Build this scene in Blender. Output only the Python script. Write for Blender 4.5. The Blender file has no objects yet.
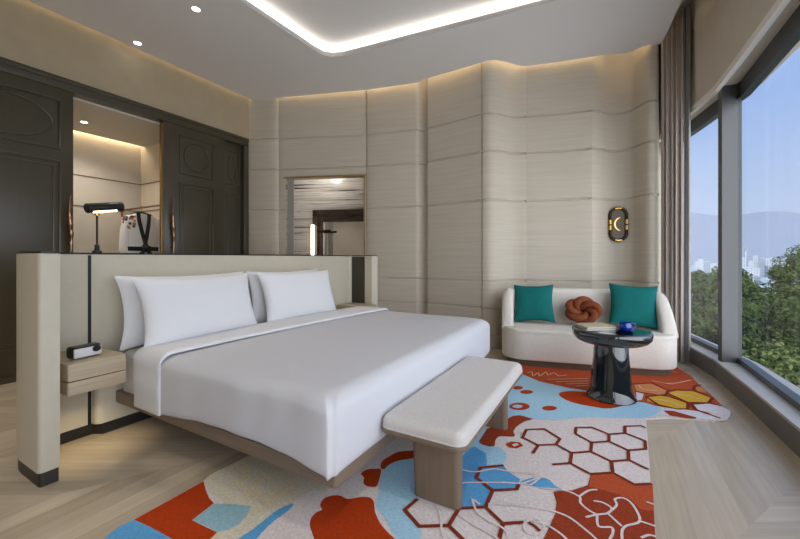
import bpy, bmesh, math, random
from mathutils import Vector, noise, Matrix
from mathutils.geometry import tessellate_polygon
PI = math.pi
SC = bpy.context.scene
COL = SC.collection
random.seed(7)
RUG_OUT = [(-1.558,0.492),(-1.783,0.638),(-1.856,0.732),(-1.878,0.789),(-1.872,0.848),(-1.874,1.180),(-1.879,1.431),(-1.881,1.889),(-1.897,3.809),(-1.919,5.645),(-1.277,5.003),(-0.831,4.320),(-0.498,4.751),(0.330,5.171),(0.632,5.061),(0.729,4.659),(0.744,4.378),(0.786,4.032),(0.802,3.800),(0.806,3.642),(0.757,3.535),(0.686,3.460),(0.564,3.420),(0.402,3.367),(0.245,3.254),(0.204,2.467),(0.171,1.871),(0.148,1.389)]
RUG_PATCH = [
 ('sage',1,[(-1.873,1.178),(-1.878,1.428),(-1.876,1.883),(-1.277,1.626),(-1.239,1.454),(-1.313,1.402),(-1.327,1.306),(-1.323,1.173),(-1.332,1.076),(-1.311,0.980),(-1.435,0.909),(-1.525,0.966),(-1.596,1.111)]),
 ('rust',0,[(-1.870,0.848),(-1.872,1.178),(-1.793,1.139),(-1.718,1.109),(-1.659,1.096),(-1.637,0.976),(-1.471,0.986),(-1.452,0.924),(-1.463,0.864),(-1.603,0.869),(-1.759,0.860)]),
 ('blue',0,[(-1.870,0.848),(-1.759,0.860),(-1.603,0.869),(-1.463,0.864),(-1.303,0.717),(-1.301,0.501),(-1.558,0.492),(-1.783,0.638),(-1.856,0.732),(-1.878,0.789)]),
 ('paleblue',0,[(-1.655,1.094),(-1.609,1.120),(-1.564,1.142),(-1.485,1.170),(-1.446,1.118),(-1.432,1.060),(-1.443,1.019),(-1.471,0.986),(-1.554,0.984),(-1.637,0.976),(-1.648,1.034)]),
 ('blue',1,[(-1.321,1.284),(-1.309,1.250),(-1.308,1.188),(-1.308,1.131),(-1.288,1.035),(-1.254,0.938),(-1.313,0.852),(-1.357,0.990),(-1.352,1.071),(-1.355,1.200),(-1.340,1.260)]),
 ('rust',1,[(-1.202,1.339),(-1.218,1.385),(-1.199,1.422),(-1.164,1.442),(-1.113,1.441),(-1.071,1.482),(-1.025,1.503),(-0.987,1.482),(-0.948,1.432),(-0.889,1.383),(-0.826,1.350),(-0.774,1.328),(-0.695,1.255),(-0.626,1.102),(-0.806,0.999),(-0.988,1.089),(-1.081,1.166),(-1.144,1.210),(-1.176,1.249),(-1.183,1.290),(-1.173,1.319)]),
 ('rust',1,[(-1.182,1.646),(-1.175,1.694),(-1.139,1.721),(-1.107,1.733),(-1.062,1.642),(-1.047,1.591),(-1.083,1.571),(-1.121,1.583),(-1.147,1.624)]),
 ('rust',1,[(-1.112,1.741),(-1.146,1.804),(-1.136,1.878),(-1.117,1.941),(-1.074,1.979),(-1.016,2.012),(-0.973,1.927),(-1.057,1.861),(-1.084,1.804),(-1.088,1.755)]),
 ('skyblue',1,[(-0.930,2.002),(-1.008,1.919),(-1.075,1.845),(-1.093,1.764),(-1.067,1.660),(-1.016,1.571),(-0.963,1.463),(-0.927,1.443),(-0.872,1.407),(-0.821,1.366),(-0.739,1.317),(-0.675,1.267),(-0.697,1.410),(-0.723,1.442),(-0.829,1.507),(-0.814,1.607),(-0.745,1.725)]),
 ('rustd',1,[(-0.734,2.299),(-0.696,2.273),(-0.625,2.296),(-0.636,2.377),(-0.624,2.445),(-0.543,2.491),(-0.562,2.562),(-0.557,2.650),(-0.524,2.760),(-0.476,2.845),(-0.563,2.854),(-0.625,2.799),(-0.669,2.622),(-0.742,2.476)]),
 ('skyblue',1,[(-0.779,1.803),(-0.788,2.148),(-0.789,2.321),(-0.737,2.531),(-0.728,2.386),(-0.721,2.299),(-0.657,2.278),(-0.600,2.303),(-0.538,2.250),(-0.522,2.159),(-0.539,2.113),(-0.592,2.015),(-0.686,1.855)]),
 ('blue',0,[(-0.732,1.829),(-0.757,2.100),(-0.746,2.213),(-0.726,2.232),(-0.644,2.190),(-0.613,2.107),(-0.597,2.051),(-0.517,2.109),(-0.483,2.066),(-0.410,2.026),(-0.403,1.931),(-0.510,1.854),(-0.508,1.779),(-0.507,1.714),(-0.609,1.644),(-0.693,1.666)]),
 ('blue',1,[(-0.404,1.995),(-0.373,2.048),(-0.340,2.080),(-0.280,2.100),(-0.234,2.053),(-0.186,2.041),(-0.278,2.013),(-0.363,1.991)]),
 ('skyblue',1,[(-0.929,3.844),(-0.886,4.112),(-0.754,3.868),(-0.577,3.724),(-0.300,3.663),(-0.155,3.671),(0.015,3.569),(0.209,3.592),(0.268,3.601),(0.329,3.566),(0.374,3.502),(0.325,3.390),(0.246,3.266),(0.065,3.160),(-0.142,3.054),(-0.243,2.967),(-0.330,2.889),(-0.474,2.834),(-0.576,2.847),(-0.647,2.767),(-0.686,2.687),(-0.799,2.825)]),
 ('rust2',0,[(-0.902,4.189),(-0.831,4.320),(-0.498,4.751),(0.330,5.171),(0.629,5.037),(0.727,4.651),(0.743,4.371),(0.785,4.026),(0.801,3.795),(0.798,3.668),(0.645,3.582),(0.440,3.572),(0.329,3.566),(0.268,3.601),(0.209,3.592),(0.015,3.569),(-0.155,3.671),(-0.300,3.663),(-0.577,3.724),(-0.754,3.868)]),
 ('rust',1,[(-0.373,3.480),(-0.309,3.572),(-0.184,3.626),(-0.022,3.625),(0.114,3.502),(0.063,3.381),(-0.013,3.311),(-0.096,3.299),(-0.241,3.309),(-0.339,3.383)]),
 ('rust',0,[(-0.675,3.462),(-0.674,3.445),(-0.678,3.427),(-0.686,3.410),(-0.698,3.397),(-0.711,3.390),(-0.725,3.388),(-0.738,3.392),(-0.748,3.402),(-0.754,3.417),(-0.755,3.435),(-0.751,3.453),(-0.743,3.470),(-0.731,3.484),(-0.717,3.491),(-0.703,3.493),(-0.690,3.488),(-0.680,3.478)]),
 ('rust',0,[(-0.576,3.397),(-0.576,3.378),(-0.583,3.358),(-0.594,3.340),(-0.609,3.325),(-0.626,3.315),(-0.643,3.312),(-0.658,3.315),(-0.670,3.325),(-0.676,3.341),(-0.677,3.359),(-0.671,3.380),(-0.660,3.399),(-0.645,3.414),(-0.627,3.424),(-0.609,3.428),(-0.594,3.424),(-0.582,3.413)]),
 ('rust',0,[(-0.543,3.055),(-0.542,3.026),(-0.551,2.997),(-0.566,2.970),(-0.587,2.949),(-0.612,2.935),(-0.636,2.930),(-0.658,2.936),(-0.676,2.951),(-0.686,2.973),(-0.687,3.001),(-0.680,3.032),(-0.664,3.060),(-0.642,3.083),(-0.617,3.097),(-0.591,3.101),(-0.569,3.095),(-0.552,3.078)]),
 ('skyblue',0,[(-0.593,3.026),(-0.593,3.013),(-0.597,2.999),(-0.605,2.986),(-0.615,2.976),(-0.627,2.969),(-0.639,2.967),(-0.650,2.969),(-0.658,2.976),(-0.663,2.986),(-0.663,2.999),(-0.660,3.013),(-0.652,3.026),(-0.641,3.037),(-0.629,3.044),(-0.617,3.046),(-0.606,3.044),(-0.598,3.037)]),
 ('rust',0,[(-0.349,3.124),(-0.351,3.105),(-0.358,3.085),(-0.370,3.067),(-0.386,3.052),(-0.404,3.042),(-0.421,3.038),(-0.436,3.041),(-0.447,3.051),(-0.452,3.066),(-0.452,3.084),(-0.445,3.104),(-0.433,3.123),(-0.416,3.139),(-0.398,3.150),(-0.380,3.153),(-0.365,3.150),(-0.354,3.139)]),
 ('rustd',0,[(-0.240,1.998),(-0.207,2.029),(-0.161,2.055),(-0.092,2.143),(-0.081,2.259),(0.023,2.335),(0.122,2.269),(0.204,2.323),(0.176,1.905),(0.168,1.641),(-0.205,1.359),(-0.243,1.542),(-0.237,1.639),(-0.224,1.731),(-0.212,1.831),(-0.217,1.921)]),
 ('rust2',0,[(-0.081,2.253),(0.023,2.329),(0.121,2.264),(0.204,2.318),(0.187,2.077),(0.136,2.059),(0.098,2.122),(0.044,2.136),(-0.013,2.139),(-0.085,2.134)]),
 ('rust',0,[(-0.567,2.361),(-0.543,2.410),(-0.493,2.425),(-0.464,2.393),(-0.493,2.340),(-0.535,2.327)]),
 ('mauve',0,[(-0.532,2.373),(-0.507,2.406),(-0.490,2.389),(-0.513,2.355)]),
 ('tan',0,[(0.214,4.073),(0.352,4.179),(0.456,4.028),(0.424,3.856),(0.325,3.856),(0.223,3.870)]),
 ('gold',0,[(0.466,3.969),(0.536,4.063),(0.656,4.116),(0.757,4.009),(0.717,3.856),(0.581,3.787),(0.498,3.862)]),
 ('gold',0,[(0.291,3.744),(0.413,3.869),(0.555,3.764),(0.538,3.614),(0.472,3.577),(0.351,3.607),(0.283,3.643)]),
 ('mauve',0,[(0.591,3.743),(0.702,3.835),(0.787,3.822),(0.825,3.728),(0.806,3.644),(0.774,3.612),(0.690,3.600),(0.600,3.631)]),
 ('mauve',0,[(0.314,3.365),(0.384,3.538),(0.506,3.585),(0.605,3.596),(0.723,3.514),(0.799,3.626),(0.802,3.628),(0.758,3.513),(0.704,3.466),(0.566,3.421),(0.404,3.381)]),
 ('rustd',0,[(0.372,3.482),(0.442,3.510),(0.571,3.451),(0.564,3.424),(0.511,3.400),(0.405,3.392)]),
 ('tan',0,[(0.690,4.253),(0.741,4.292),(0.761,4.127),(0.697,4.139)]),
 ('mauve',0,[(0.215,3.841),(0.272,3.826),(0.247,3.653),(0.211,3.620)]),
]
RUG_LINE = [
 ('rustd',0.019,[(-0.490,2.500),(-0.489,2.626),(-0.382,2.700),(-0.273,2.603),(-0.286,2.512),(-0.384,2.445),(-0.490,2.500)]),
 ('rustd',0.019,[(-0.384,2.445),(-0.395,2.327)]),
 ('rustd',0.019,[(-0.286,2.512),(-0.192,2.449),(-0.189,2.322),(-0.278,2.256)]),
 ('rustd',0.019,[(-0.189,2.322),(-0.088,2.263)]),
 ('rustd',0.019,[(-0.192,2.449),(-0.091,2.524),(0.018,2.461),(0.023,2.335),(-0.087,2.258)]),
 ('rustd',0.019,[(-0.091,2.524),(-0.091,2.649),(-0.191,2.731),(-0.193,2.830),(-0.096,2.889),(0.006,2.831),(0.006,2.723),(-0.091,2.649)]),
 ('rustd',0.019,[(0.006,2.831),(0.101,2.906),(0.105,3.021),(0.204,3.086),(0.229,3.065)]),
 ('rustd',0.019,[(0.006,2.723),(0.109,2.654),(0.106,2.530),(0.018,2.461)]),
 ('rustd',0.019,[(0.109,2.654),(0.204,2.726),(0.209,2.846),(0.101,2.906)]),
 ('rustd',0.019,[(0.106,2.530),(0.199,2.469)]),
 ('rustd',0.019,[(0.023,2.335),(0.122,2.269),(0.201,2.322)]),
 ('rustd',0.019,[(-0.814,1.607),(-0.831,1.507),(-0.724,1.446),(-0.613,1.515),(-0.612,1.639)]),
 ('rustd',0.019,[(-0.613,1.515),(-0.533,1.471),(-0.480,1.433)]),
 ('rustd',0.019,[(-0.609,1.645),(-0.506,1.713),(-0.510,1.854),(-0.617,1.918),(-0.624,2.024),(-0.517,2.110)]),
 ('rustd',0.019,[(-0.510,1.854),(-0.406,1.925),(-0.405,1.974)]),
 ('rustd',0.019,[(-0.506,1.713),(-0.407,1.645),(-0.398,1.547),(-0.393,1.482)]),
 ('rustd',0.019,[(-0.407,1.645),(-0.327,1.700)]),
 ('rustd',0.016,[(-0.309,1.710),(-0.284,1.702),(-0.256,1.680)]),
 ('white',0.011,[(-0.365,1.801),(-0.299,1.826),(-0.221,1.842),(-0.155,1.834),(-0.089,1.789),(-0.039,1.742),(0.008,1.656)]),
 ('white',0.011,[(-0.301,1.995),(-0.196,2.035),(-0.124,2.018),(-0.115,1.968),(-0.075,1.929),(-0.043,1.917)]),
 ('white',0.011,[(-0.124,2.018),(-0.087,2.092),(-0.047,2.124)]),
 ('white',0.011,[(-0.061,2.016),(-0.023,2.025),(0.015,2.000),(-0.001,1.951),(-0.043,1.917),(-0.088,1.872)]),
 ('white',0.011,[(-0.043,1.917),(-0.036,1.837),(0.014,1.857),(0.018,1.816),(0.008,1.769),(0.026,1.695)]),
 ('white',0.011,[(-0.001,1.951),(0.036,2.033),(0.030,2.083),(0.070,2.113),(0.106,2.072),(0.125,1.965),(0.068,1.896),(0.052,1.835),(0.057,1.713)]),
 ('white',0.011,[(-0.001,1.951),(0.053,1.888)]),
 ('white',0.011,[(0.125,1.965),(0.182,1.961)]),
 ('white',0.011,[(0.122,1.850),(0.152,1.884),(0.177,1.889)]),
 ('white',0.011,[(0.162,2.136),(0.190,2.131)]),
 ('white',0.011,[(-0.294,1.727),(-0.251,1.733),(-0.207,1.722),(-0.152,1.686),(-0.113,1.616)]),
 ('white',0.011,[(-0.243,1.716),(-0.245,1.689),(-0.256,1.663),(-0.275,1.646),(-0.295,1.642),(-0.312,1.650),(-0.322,1.671),(-0.321,1.699),(-0.310,1.725),(-0.291,1.744),(-0.269,1.748),(-0.252,1.738),(-0.243,1.716)]),
 ('white',0.011,[(-0.717,1.950),(-0.666,1.955),(-0.621,1.980),(-0.557,2.045),(-0.471,2.066),(-0.322,2.115)]),
 ('white',0.011,[(-0.673,1.831),(-0.616,1.869),(-0.481,1.945),(-0.388,1.993),(-0.320,2.097)]),
 ('white',0.011,[(-0.388,1.993),(-0.351,1.996),(-0.318,2.088)]),
 ('white',0.011,[(-0.500,1.739),(-0.408,1.789),(-0.313,1.823)]),
 ('white',0.011,[(-0.534,1.717),(-0.576,1.734),(-0.531,1.663),(-0.469,1.630),(-0.400,1.617),(-0.358,1.570),(-0.308,1.509)]),
 ('white',0.011,[(-0.599,1.604),(-0.519,1.575),(-0.414,1.549),(-0.344,1.510)]),
 ('white',0.011,[(-0.701,1.595),(-0.657,1.536),(-0.630,1.474),(-0.597,1.434),(-0.538,1.379)]),
 ('peach',0.012,[(0.533,4.646),(0.564,4.717),(0.620,4.695)]),
 ('peach',0.012,[(0.467,4.244),(0.553,4.293),(0.701,4.480)]),
 ('peach',0.012,[(0.248,4.065),(0.281,3.953),(0.387,3.978)]),
 ('peach',0.012,[(0.504,3.958),(0.618,3.953),(0.700,3.889)]),
 ('peach',0.012,[(0.324,3.697),(0.423,3.731),(0.514,3.640)]),
 ('peach',0.012,[(0.374,4.277),(0.427,4.250),(0.533,4.238)]),
 ('rustd',0.022,[(0.200,4.065),(0.367,4.199),(0.468,4.025),(0.426,3.848),(0.324,3.846),(0.215,3.851)]),
 ('rustd',0.022,[(0.468,4.025),(0.539,4.085),(0.665,4.137),(0.771,3.995),(0.714,3.842),(0.573,3.775),(0.458,3.931)]),
 ('rustd',0.022,[(0.285,3.750),(0.421,3.882),(0.570,3.752),(0.542,3.605),(0.471,3.565),(0.350,3.598),(0.285,3.750)]),
 ('rustd',0.022,[(0.591,3.743),(0.714,3.842),(0.795,3.811)]),
 ('rustd',0.022,[(0.591,3.743),(0.599,3.622),(0.723,3.514)]),
 ('rustd',0.022,[(0.665,4.137),(0.697,4.293),(0.759,4.355)]),
 ('peach',0.011,[(-0.724,3.922),(-0.686,3.982),(-0.654,3.852),(-0.626,3.978),(-0.593,3.887),(-0.559,4.054),(-0.527,3.960),(-0.483,4.060),(-0.427,3.981),(-0.360,4.055)]),
 ('peach',0.011,[(-0.508,3.817),(-0.170,4.036)]),
 ('peach',0.011,[(-0.431,3.774),(-0.167,3.957)]),
 ('peach',0.011,[(-0.342,3.761),(-0.164,3.881)]),
 ('peach',0.011,[(-0.257,3.748),(-0.161,3.815)]),
 ('straw',0.009,[(-1.852,1.313),(-1.852,1.385),(-1.763,1.383),(-1.774,1.343)]),
 ('straw',0.009,[(-1.741,1.256),(-1.666,1.261),(-1.679,1.317),(-1.776,1.328)]),
 ('straw',0.009,[(-1.670,1.375),(-1.553,1.376),(-1.602,1.360),(-1.616,1.314),(-1.592,1.279)]),
 ('straw',0.009,[(-1.622,1.227),(-1.563,1.226),(-1.552,1.189)]),
 ('straw',0.009,[(-1.594,1.266),(-1.514,1.254),(-1.507,1.182)]),
 ('straw',0.009,[(-1.420,1.426),(-1.424,1.261),(-1.423,1.150)]),
 ('straw',0.009,[(-1.459,1.429),(-1.465,1.282),(-1.457,1.200)]),
 ('straw',0.009,[(-1.532,1.426),(-1.641,1.419),(-1.639,1.366)]),
]
CITY = [(224.3,932.5,3.1,-22.8,18.4), (235.8,962.0,3.1,-23.4,15.0), (193.3,799.8,4.9,-16.2,1.2), (213.7,857.5,5.2,-17.3,-0.5), (217.0,836.3,5.9,-16.7,4.6), (190.4,752.2,6.1,-15.1,-3.4), (219.6,814.8,6.6,-17.8,0.4), (229.7,832.0,7.0,-18.1,-0.1), (228.6,808.4,6.4,-15.9,0.7), (229.3,866.3,4.4,-17.3,-5.8), (247.6,853.7,6.8,-17.6,-7.3), (230.9,775.2,7.7,-16.6,-5.7), (235.2,786.9,2.3,-6.9,-1.9), (248.1,808.0,9.5,-17.2,-5.1), (274.1,868.8,6.8,-20.1,-9.0), (292.0,902.0,10.5,-20.8,-5.8), (134.7,812.6,5.2,-15.5,-5.8), (132.3,765.2,7.4,-12.9,-1.3), (150.6,821.6,10.5,-13.8,-5.8), (150.5,775.6,8.2,-16.2,-8.6), (166.9,784.9,9.8,-16.2,-5.4), (191.7,845.0,10.5,-17.3,-2.3), (139.3,562.2,10.3,-18.7,-10.3), (151.3,580.5,7.0,-17.4,-11.1), (285.9,852.5,8.2,-19.5,-0.4), (289.5,831.5,12.7,-18.8,-6.7)]
EXPOSURE=0.25
SKY_LOW=(.53,.61,.78,1); SKY_MID0=(.50,.61,.84,1); SKY_MID=(.36,.51,.86,1); SKY_TOP=(.28,.44,.85,1)
LOBE_DIR=(.75,-.55,.10); LOBE=2.5  # bright lobe added to the sky behind the camera to light the room
SUN=3.0
DL=55; DLC=35; BATH=12; UNDER=4
TRAY=10; COVE=6; CLOSET=14

RUG_OUT = RUG_OUT[:8] + [(-1.88,3.55),(-1.02,3.6),(-.80,4.2)] + RUG_OUT[12:]

# ------------------------------------------------------------------ materials
def nodes_of(name):
    m = bpy.data.materials.new(name); m.use_nodes = True
    nt = m.node_tree; nt.nodes.clear()
    out = nt.nodes.new('ShaderNodeOutputMaterial')
    return m, nt, out
def N(nt, t, **kw):
    n = nt.nodes.new(t)
    for k, v in kw.items():
        if k in n.inputs: n.inputs[k].default_value = v
        else: setattr(n, k, v)
    return n
def srgb(r, g, b):
    f = lambda c: (c/255/12.92) if c <= 10 else ((c/255+.055)/1.055)**2.4
    return (f(r), f(g), f(b), 1)
def mat(name, col, rough=.5, metal=0, spec=.5, coat=0, var=0, scale=(8,8,8), bump=0, bscale=None, sheen=0, det=3):
    """principled with an object-space noise that varies colour and height a little"""
    m, nt, out = nodes_of(name)
    b = N(nt, 'ShaderNodeBsdfPrincipled', Roughness=rough, Metallic=metal)
    b.inputs['Specular IOR Level'].default_value = spec
    b.inputs['Coat Weight'].default_value = coat
    b.inputs['Sheen Weight'].default_value = sheen
    b.inputs['Base Color'].default_value = col
    nt.links.new(b.outputs[0], out.inputs[0])
    tc = N(nt, 'ShaderNodeTexCoord')
    if var:
        mp = N(nt, 'ShaderNodeMapping', Scale=scale); nt.links.new(tc.outputs['Object'], mp.inputs[0])
        nz = N(nt, 'ShaderNodeTexNoise', Scale=1., Detail=det); nt.links.new(mp.outputs[0], nz.inputs['Vector'])
        r = N(nt, 'ShaderNodeMapRange'); r.inputs['From Min'].default_value=.3; r.inputs['From Max'].default_value=.7
        r.inputs['To Min'].default_value = 1-var; r.inputs['To Max'].default_value = 1+var
        nt.links.new(nz.outputs[0], r.inputs[0])
        mx = N(nt, 'ShaderNodeMix', data_type='RGBA', blend_type='MULTIPLY'); mx.inputs[0].default_value = 1
        mx.inputs[6].default_value = col; nt.links.new(r.outputs[0], mx.inputs[7])
        nt.links.new(mx.outputs[2], b.inputs['Base Color'])
    if bump:
        mp2 = N(nt, 'ShaderNodeMapping', Scale=bscale or scale); nt.links.new(tc.outputs['Object'], mp2.inputs[0])
        n2 = N(nt, 'ShaderNodeTexNoise', Scale=1., Detail=2); nt.links.new(mp2.outputs[0], n2.inputs['Vector'])
        bp = N(nt, 'ShaderNodeBump', Strength=bump, Distance=.01); nt.links.new(n2.outputs[0], bp.inputs['Height'])
        nt.links.new(bp.outputs[0], b.inputs['Normal'])
    return m
def emit(name, col, s):
    m, nt, out = nodes_of(name)
    e = N(nt, 'ShaderNodeEmission', Color=col, Strength=s); nt.links.new(e.outputs[0], out.inputs[0]); return m
def wood_floor():
    m, nt, out = nodes_of('herringbone oak'); L = nt.links.new
    b = N(nt, 'ShaderNodeBsdfPrincipled', Roughness=.27); L(b.outputs[0], out.inputs[0])
    tc = N(nt, 'ShaderNodeTexCoord'); mp = N(nt, 'ShaderNodeMapping'); mp.vector_type = 'POINT'
    mp.inputs['Rotation'].default_value = (0,0,math.radians(-60)); L(tc.outputs['Object'], mp.inputs[0])
    sp = N(nt, 'ShaderNodeSeparateXYZ'); L(mp.outputs[0], sp.inputs[0])
    def M(op, a, c=None, v=None):
        n = N(nt, 'ShaderNodeMath', operation=op)
        for i, x in enumerate((a, c)):
            if x is None: continue
            if isinstance(x, (int, float)): n.inputs[i].default_value = x
            else: L(x, n.inputs[i])
        return n.outputs[0]
    p, q = sp.outputs[0], sp.outputs[1]
    cw = .62
    ci = M('FLOOR', M('DIVIDE', q, cw))
    sgn = M('SUBTRACT', M('MULTIPLY', M('MODULO', M('ABSOLUTE', ci), 2), 2), 1)
    qs = M('MULTIPLY', q, sgn)
    v = M('SUBTRACT', M('MULTIPLY', p, .5), M('MULTIPLY', qs, .866))
    u = M('ADD', M('MULTIPLY', p, .866), M('MULTIPLY', qs, .5))
    pi_ = M('FLOOR', M('DIVIDE', v, .11))
    fr = M('FRACT', M('DIVIDE', v, .11))
    cmb = N(nt, 'ShaderNodeCombineXYZ'); L(pi_, cmb.inputs[0]); L(ci, cmb.inputs[1])
    wn = N(nt, 'ShaderNodeTexWhiteNoise', noise_dimensions='2D'); L(cmb.outputs[0], wn.inputs[0])
    c2 = N(nt, 'ShaderNodeCombineXYZ'); L(M('MULTIPLY', u, 2.2), c2.inputs[0]); L(M('MULTIPLY', v, 38), c2.inputs[1]); L(M('MULTIPLY', wn.outputs[0], 40), c2.inputs[2])
    nz = N(nt, 'ShaderNodeTexNoise', Scale=1., Detail=5); L(c2.outputs[0], nz.inputs['Vector'])
    t = M('ADD', M('MULTIPLY', wn.outputs[0], .45), M('MULTIPLY', nz.outputs[0], .75))
    cr = N(nt, 'ShaderNodeValToRGB'); L(t, cr.inputs[0])
    cr.color_ramp.elements[0].position = .2; cr.color_ramp.elements[0].color = srgb(164,149,128)
    cr.color_ramp.elements[1].position = .95; cr.color_ramp.elements[1].color = srgb(198,184,162)
    gap = M('MAXIMUM', M('LESS_THAN', fr, .012), M('GREATER_THAN', fr, .988))
    mx = N(nt, 'ShaderNodeMix', data_type='RGBA'); L(M('MULTIPLY', gap, .18), mx.inputs[0]); L(cr.outputs[0], mx.inputs[6]); mx.inputs[7].default_value = srgb(70,58,46)
    L(mx.outputs[2], b.inputs['Base Color'])
    bp = N(nt, 'ShaderNodeBump', Strength=.08, Distance=.004); L(nz.outputs[0], bp.inputs['Height']); L(bp.outputs[0], b.inputs['Normal'])
    return m
def marble():
    m, nt, out = nodes_of('striped marble'); L = nt.links.new
    b = N(nt, 'ShaderNodeBsdfPrincipled', Roughness=.2); L(b.outputs[0], out.inputs[0])
    tc = N(nt, 'ShaderNodeTexCoord'); mp = N(nt, 'ShaderNodeMapping', Scale=(.5,.5,16)); L(tc.outputs['Object'], mp.inputs[0])
    nz = N(nt, 'ShaderNodeTexNoise', Scale=1.3, Detail=6, Roughness=.65); nz.inputs['Distortion'].default_value=.4; L(mp.outputs[0], nz.inputs['Vector'])
    cr = N(nt, 'ShaderNodeValToRGB'); L(nz.outputs[0], cr.inputs[0]); e = cr.color_ramp.elements
    e[0].position=.36; e[0].color=srgb(62,54,50); e[1].position=.47; e[1].color=srgb(176,170,163)
    x = e.new(.40); x.color=srgb(150,142,136); x=e.new(.6); x.color=srgb(196,191,185); x=e.new(.635); x.color=srgb(110,102,96); x=e.new(.67); x.color=srgb(186,180,173)
    L(cr.outputs[0], b.inputs['Base Color']); return m
def glass_mat(name, tint=(.93,.95,.95,1), k=.6):
    m, nt, out = nodes_of(name); L = nt.links.new
    t = N(nt,'ShaderNodeBsdfTransparent', Color=tint); g = N(nt,'ShaderNodeBsdfGlossy', Roughness=.0)
    f = N(nt,'ShaderNodeFresnel', IOR=1.45); mu = N(nt,'ShaderNodeMath', operation='MULTIPLY'); L(f.outputs[0], mu.inputs[0]); mu.inputs[1].default_value=k
    mx = N(nt,'ShaderNodeMixShader'); L(mu.outputs[0], mx.inputs[0]); L(t.outputs[0], mx.inputs[1]); L(g.outputs[0], mx.inputs[2]); L(mx.outputs[0], out.inputs[0]); return m
def cloth_sheer():
    m, nt, out = nodes_of('sheer voile'); L = nt.links.new
    d = N(nt,'ShaderNodeBsdfDiffuse', Color=srgb(205,202,200)); tl = N(nt,'ShaderNodeBsdfTranslucent', Color=srgb(205,202,200)); t = N(nt,'ShaderNodeBsdfTransparent')
    a = N(nt,'ShaderNodeMixShader'); a.inputs[0].default_value=.4; L(d.outputs[0],a.inputs[1]); L(tl.outputs[0],a.inputs[2])
    b = N(nt,'ShaderNodeMixShader'); b.inputs[0].default_value=.15; L(a.outputs[0],b.inputs[1]); L(t.outputs[0],b.inputs[2]); L(b.outputs[0], out.inputs[0]); return m
def leaf_mat(name, c1, c2):
    m, nt, out = nodes_of(name); L = nt.links.new
    g = N(nt,'ShaderNodeNewGeometry'); cr = N(nt,'ShaderNodeValToRGB'); L(g.outputs['Random Per Island'], cr.inputs[0])
    cr.color_ramp.elements[0].color=c1; cr.color_ramp.elements[1].color=c2
    d = N(nt,'ShaderNodeBsdfDiffuse'); t = N(nt,'ShaderNodeBsdfTranslucent'); L(cr.outputs[0], d.inputs[0]); L(cr.outputs[0], t.inputs[0])
    mx = N(nt,'ShaderNodeMixShader'); mx.inputs[0].default_value=.3; L(d.outputs[0],mx.inputs[1]); L(t.outputs[0],mx.inputs[2]); L(mx.outputs[0],out.inputs[0]); return m
def tower_mat(name, wall, win):
    m, nt, out = nodes_of(name); L = nt.links.new
    b = N(nt,'ShaderNodeBsdfDiffuse'); L(b.outputs[0], out.inputs[0])
    tc = N(nt,'ShaderNodeTexCoord'); br = N(nt,'ShaderNodeTexBrick', Color1=win, Color2=win, Mortar=wall, Scale=1.)
    br.offset=0; br.inputs['Brick Width'].default_value=2.2; br.inputs['Row Height'].default_value=3.; br.inputs['Mortar Size'].default_value=.6
    mp = N(nt,'ShaderNodeMapping'); mp.inputs['Rotation'].default_value=(PI/2,0,0); L(tc.outputs['Object'], mp.inputs[0]); L(mp.outputs[0], br.inputs['Vector']); L(br.outputs[0], b.inputs[0]); return m

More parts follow.
